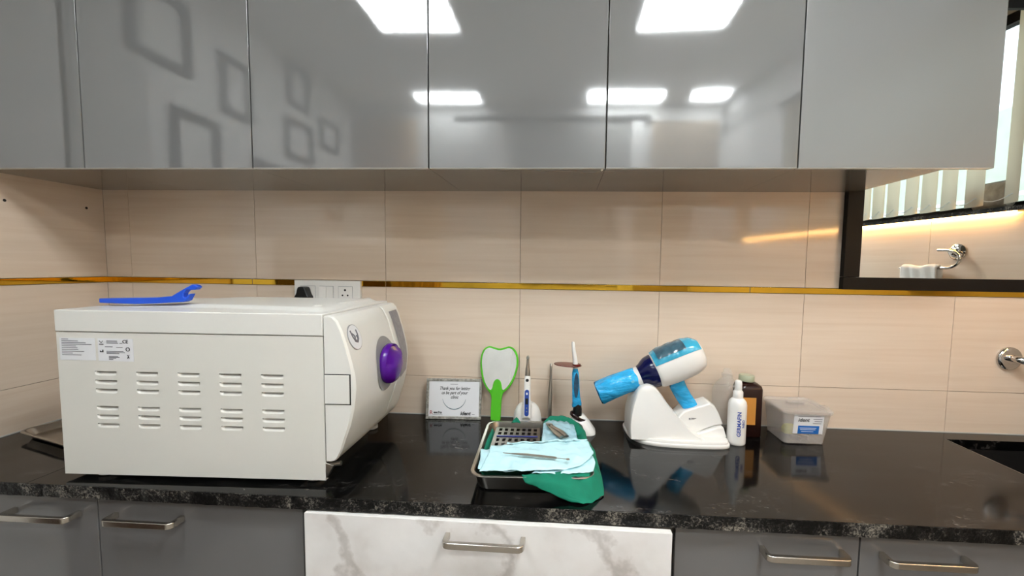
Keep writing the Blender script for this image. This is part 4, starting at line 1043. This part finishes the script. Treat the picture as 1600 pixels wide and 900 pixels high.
# folded paper pouches across the front
def pouch(outline_rows, seed, label, name='sterilisation_pouch'):
    q = strips(outline_rows, 60, .0042, 42, seed)
    o = q.build(name, m_pouch, None, smooth=80, solid=.0012); return tag(o, label, 'pouch', 'sterilisation pouches on the tray')
z1 = .0565
pouch([[(1.752, -.425, z1-.004), (1.80, -.42, z1), (1.868, -.415, z1)], [(1.75, -.48, z1-.004), (1.80, -.48, z1), (1.878, -.470, z1)], [(1.715, -.533, z1-.006), (1.80, -.532, z1-.003), (1.868, -.516, z1-.003)]], 11,
      'white-blue paper pouch sticking out lowest at the front right of the tray')
pouch([[(1.560, -.408, .0500), (1.63, -.408, .058), (1.69, -.405, z1)], [(1.570, -.46, .0500), (1.63, -.46, .056), (1.69, -.46, z1)], [(1.575, -.520, .0500), (1.60, -.535, .052), (1.69, -.532, .053)]], 12,
      'pale blue paper pouch under the others at the left of the tray')
pouch([[(1.588, -.4035, .0605), (1.63, -.398, .063), (1.7, -.385, .064), (1.80, -.362, .0655), (1.862, -.352, .066)],
       [(1.590, -.44, .061), (1.63, -.43, .0645), (1.72, -.425, .066), (1.80, -.41, .067), (1.868, -.395, .066)],
       [(1.588, -.49, .0605), (1.64, -.48, .065), (1.72, -.475, .066), (1.80, -.465, .067), (1.876, -.440, .065)],
       [(1.583, -.538, .0545), (1.64, -.5405, .0575), (1.72, -.532, .059), (1.80, -.523, .060), (1.840, -.500, .0605)]], 13,
      'large folded pale blue pouch on top, with the probe lying on it')
pouch([[(1.633, -.388, .0665), (1.70, -.379, .0675), (1.80, -.357, .0685), (1.858, -.348, .0685)], [(1.632, -.399, .0680), (1.70, -.390, .069), (1.80, -.370, .070), (1.862, -.360, .0700)]], 14,
      'narrow printed pouch edge along the back of the folded pouch')
# printed dashes on the folded pouch
pb = empty('mouth_mirror_probe', (1.655, -.477, .0715), math.radians(-8), 'thin steel dental probe lying across the folded pale blue pouch', 'probe')
MB().tube([(-.022, .000, .002), (.0, .0, .002), (.02, 0, .003), (.045, 0, .0035), (.115, 0, .003), (.122, 0, .003)], [.0010, .0014, .0028, .0036, .0034, .0026], 10).build('handle', m_steel, pb)
MB().tube([(.122, 0, .003), (.135, 0, .003), (.146, 0, .003)], [.0012, .001, .001], 8).build('shaft', m_steel, pb)
MB().lathe([(.0045, 0), (.005, .001), (.0045, .002)], (.151, 0, .002), 16).build('tip', m_steel, pb)

# ------------------------------------------------------------------ wall tap above the sink
tp = empty('wall_tap', (3.334, 0, .2715), 0, 'chrome wall-mounted tap with a round rosette above the sink', 'tap')
ry = lambda p: (p.x, -p.z, p.y)
MB().lathe([(.0405, .0005), (.0410, .004), (.0385, .010), (.030, .013), (.016, .014), (.0, .0142)], n=40, cap=False).xf(ry).build('rosette', m_chrome, tp, smooth=50)
MB().tube([(-.004, -.012, .003), (-.006, -.034, .004), (.0, -.045, .002), (.014, -.050, -.001), (.05, -.062, -.004), (.10, -.08, -.005)], [.0115, .0120, .0125, .0120, .0115, .0115], 18).build('spout', m_chrome, tp, smooth=60)
MB().tube([(.030, -.0555, -.002), (.036, -.0575, -.003)], .0145, 18).build('nut', m_chrome, tp, bevel=.001)

# ------------------------------------------------------------------ towel ring on the window wall (seen in the mirror)
def rp(t, o_, z): return rwp(t, o_, z)
T0 = Vector(rp(.40, 0, .655))
tg = empty('towel_ring', T0, 0, 'chrome open towel ring on the window wall, seen in the mirror', 'towel ring')
def rr_pt(t, o_, z): return Vector(rp(t, o_, z)) - T0
mb = MB(); mb.lathe([(.034, .001), (.034, .005), (.026, .011), (.014, .013), (.014, .034), (.010, .037)], n=30)
mb.xf(lambda p: dn*p.x + nr*p.z + Vector((0, 0, p.y))).build('rosette', m_chrome, tg)
arc = [rr_pt(.452, .036, .664)] + [rr_pt(.418 - .055*math.sin(a), .036, .624 + .038*math.cos(a)) for a in [x*PI/12 for x in range(13)]] + [rr_pt(.62, .036, .586)]
MB().tube(arc, .0062, 12).build('ring', m_chrome, tg)
q = MB()
def tw_(u, v):
    a = (u-.5)*2; t = .44 + .165*v
    zz = .597 - .10*abs(a)**1.3 ; oo = .036 + .013*math.copysign(min(1, abs(a)*6), a) + .003*math.sin(v*22 + a*3)
    return Vector(rp(t, oo, zz + .004*math.sin(v*9)))
q.grid(tw_, 24, 24); tag(q.build('hand_towel', m_towel, None, smooth=80, solid=.006), 'white hand towel hanging on the towel ring, seen in the mirror', 'towel')

for o in bpy.data.objects:
    if o.name.split('.')[0] in ('print', 'lettering'): o['kind'] = 'stuff'
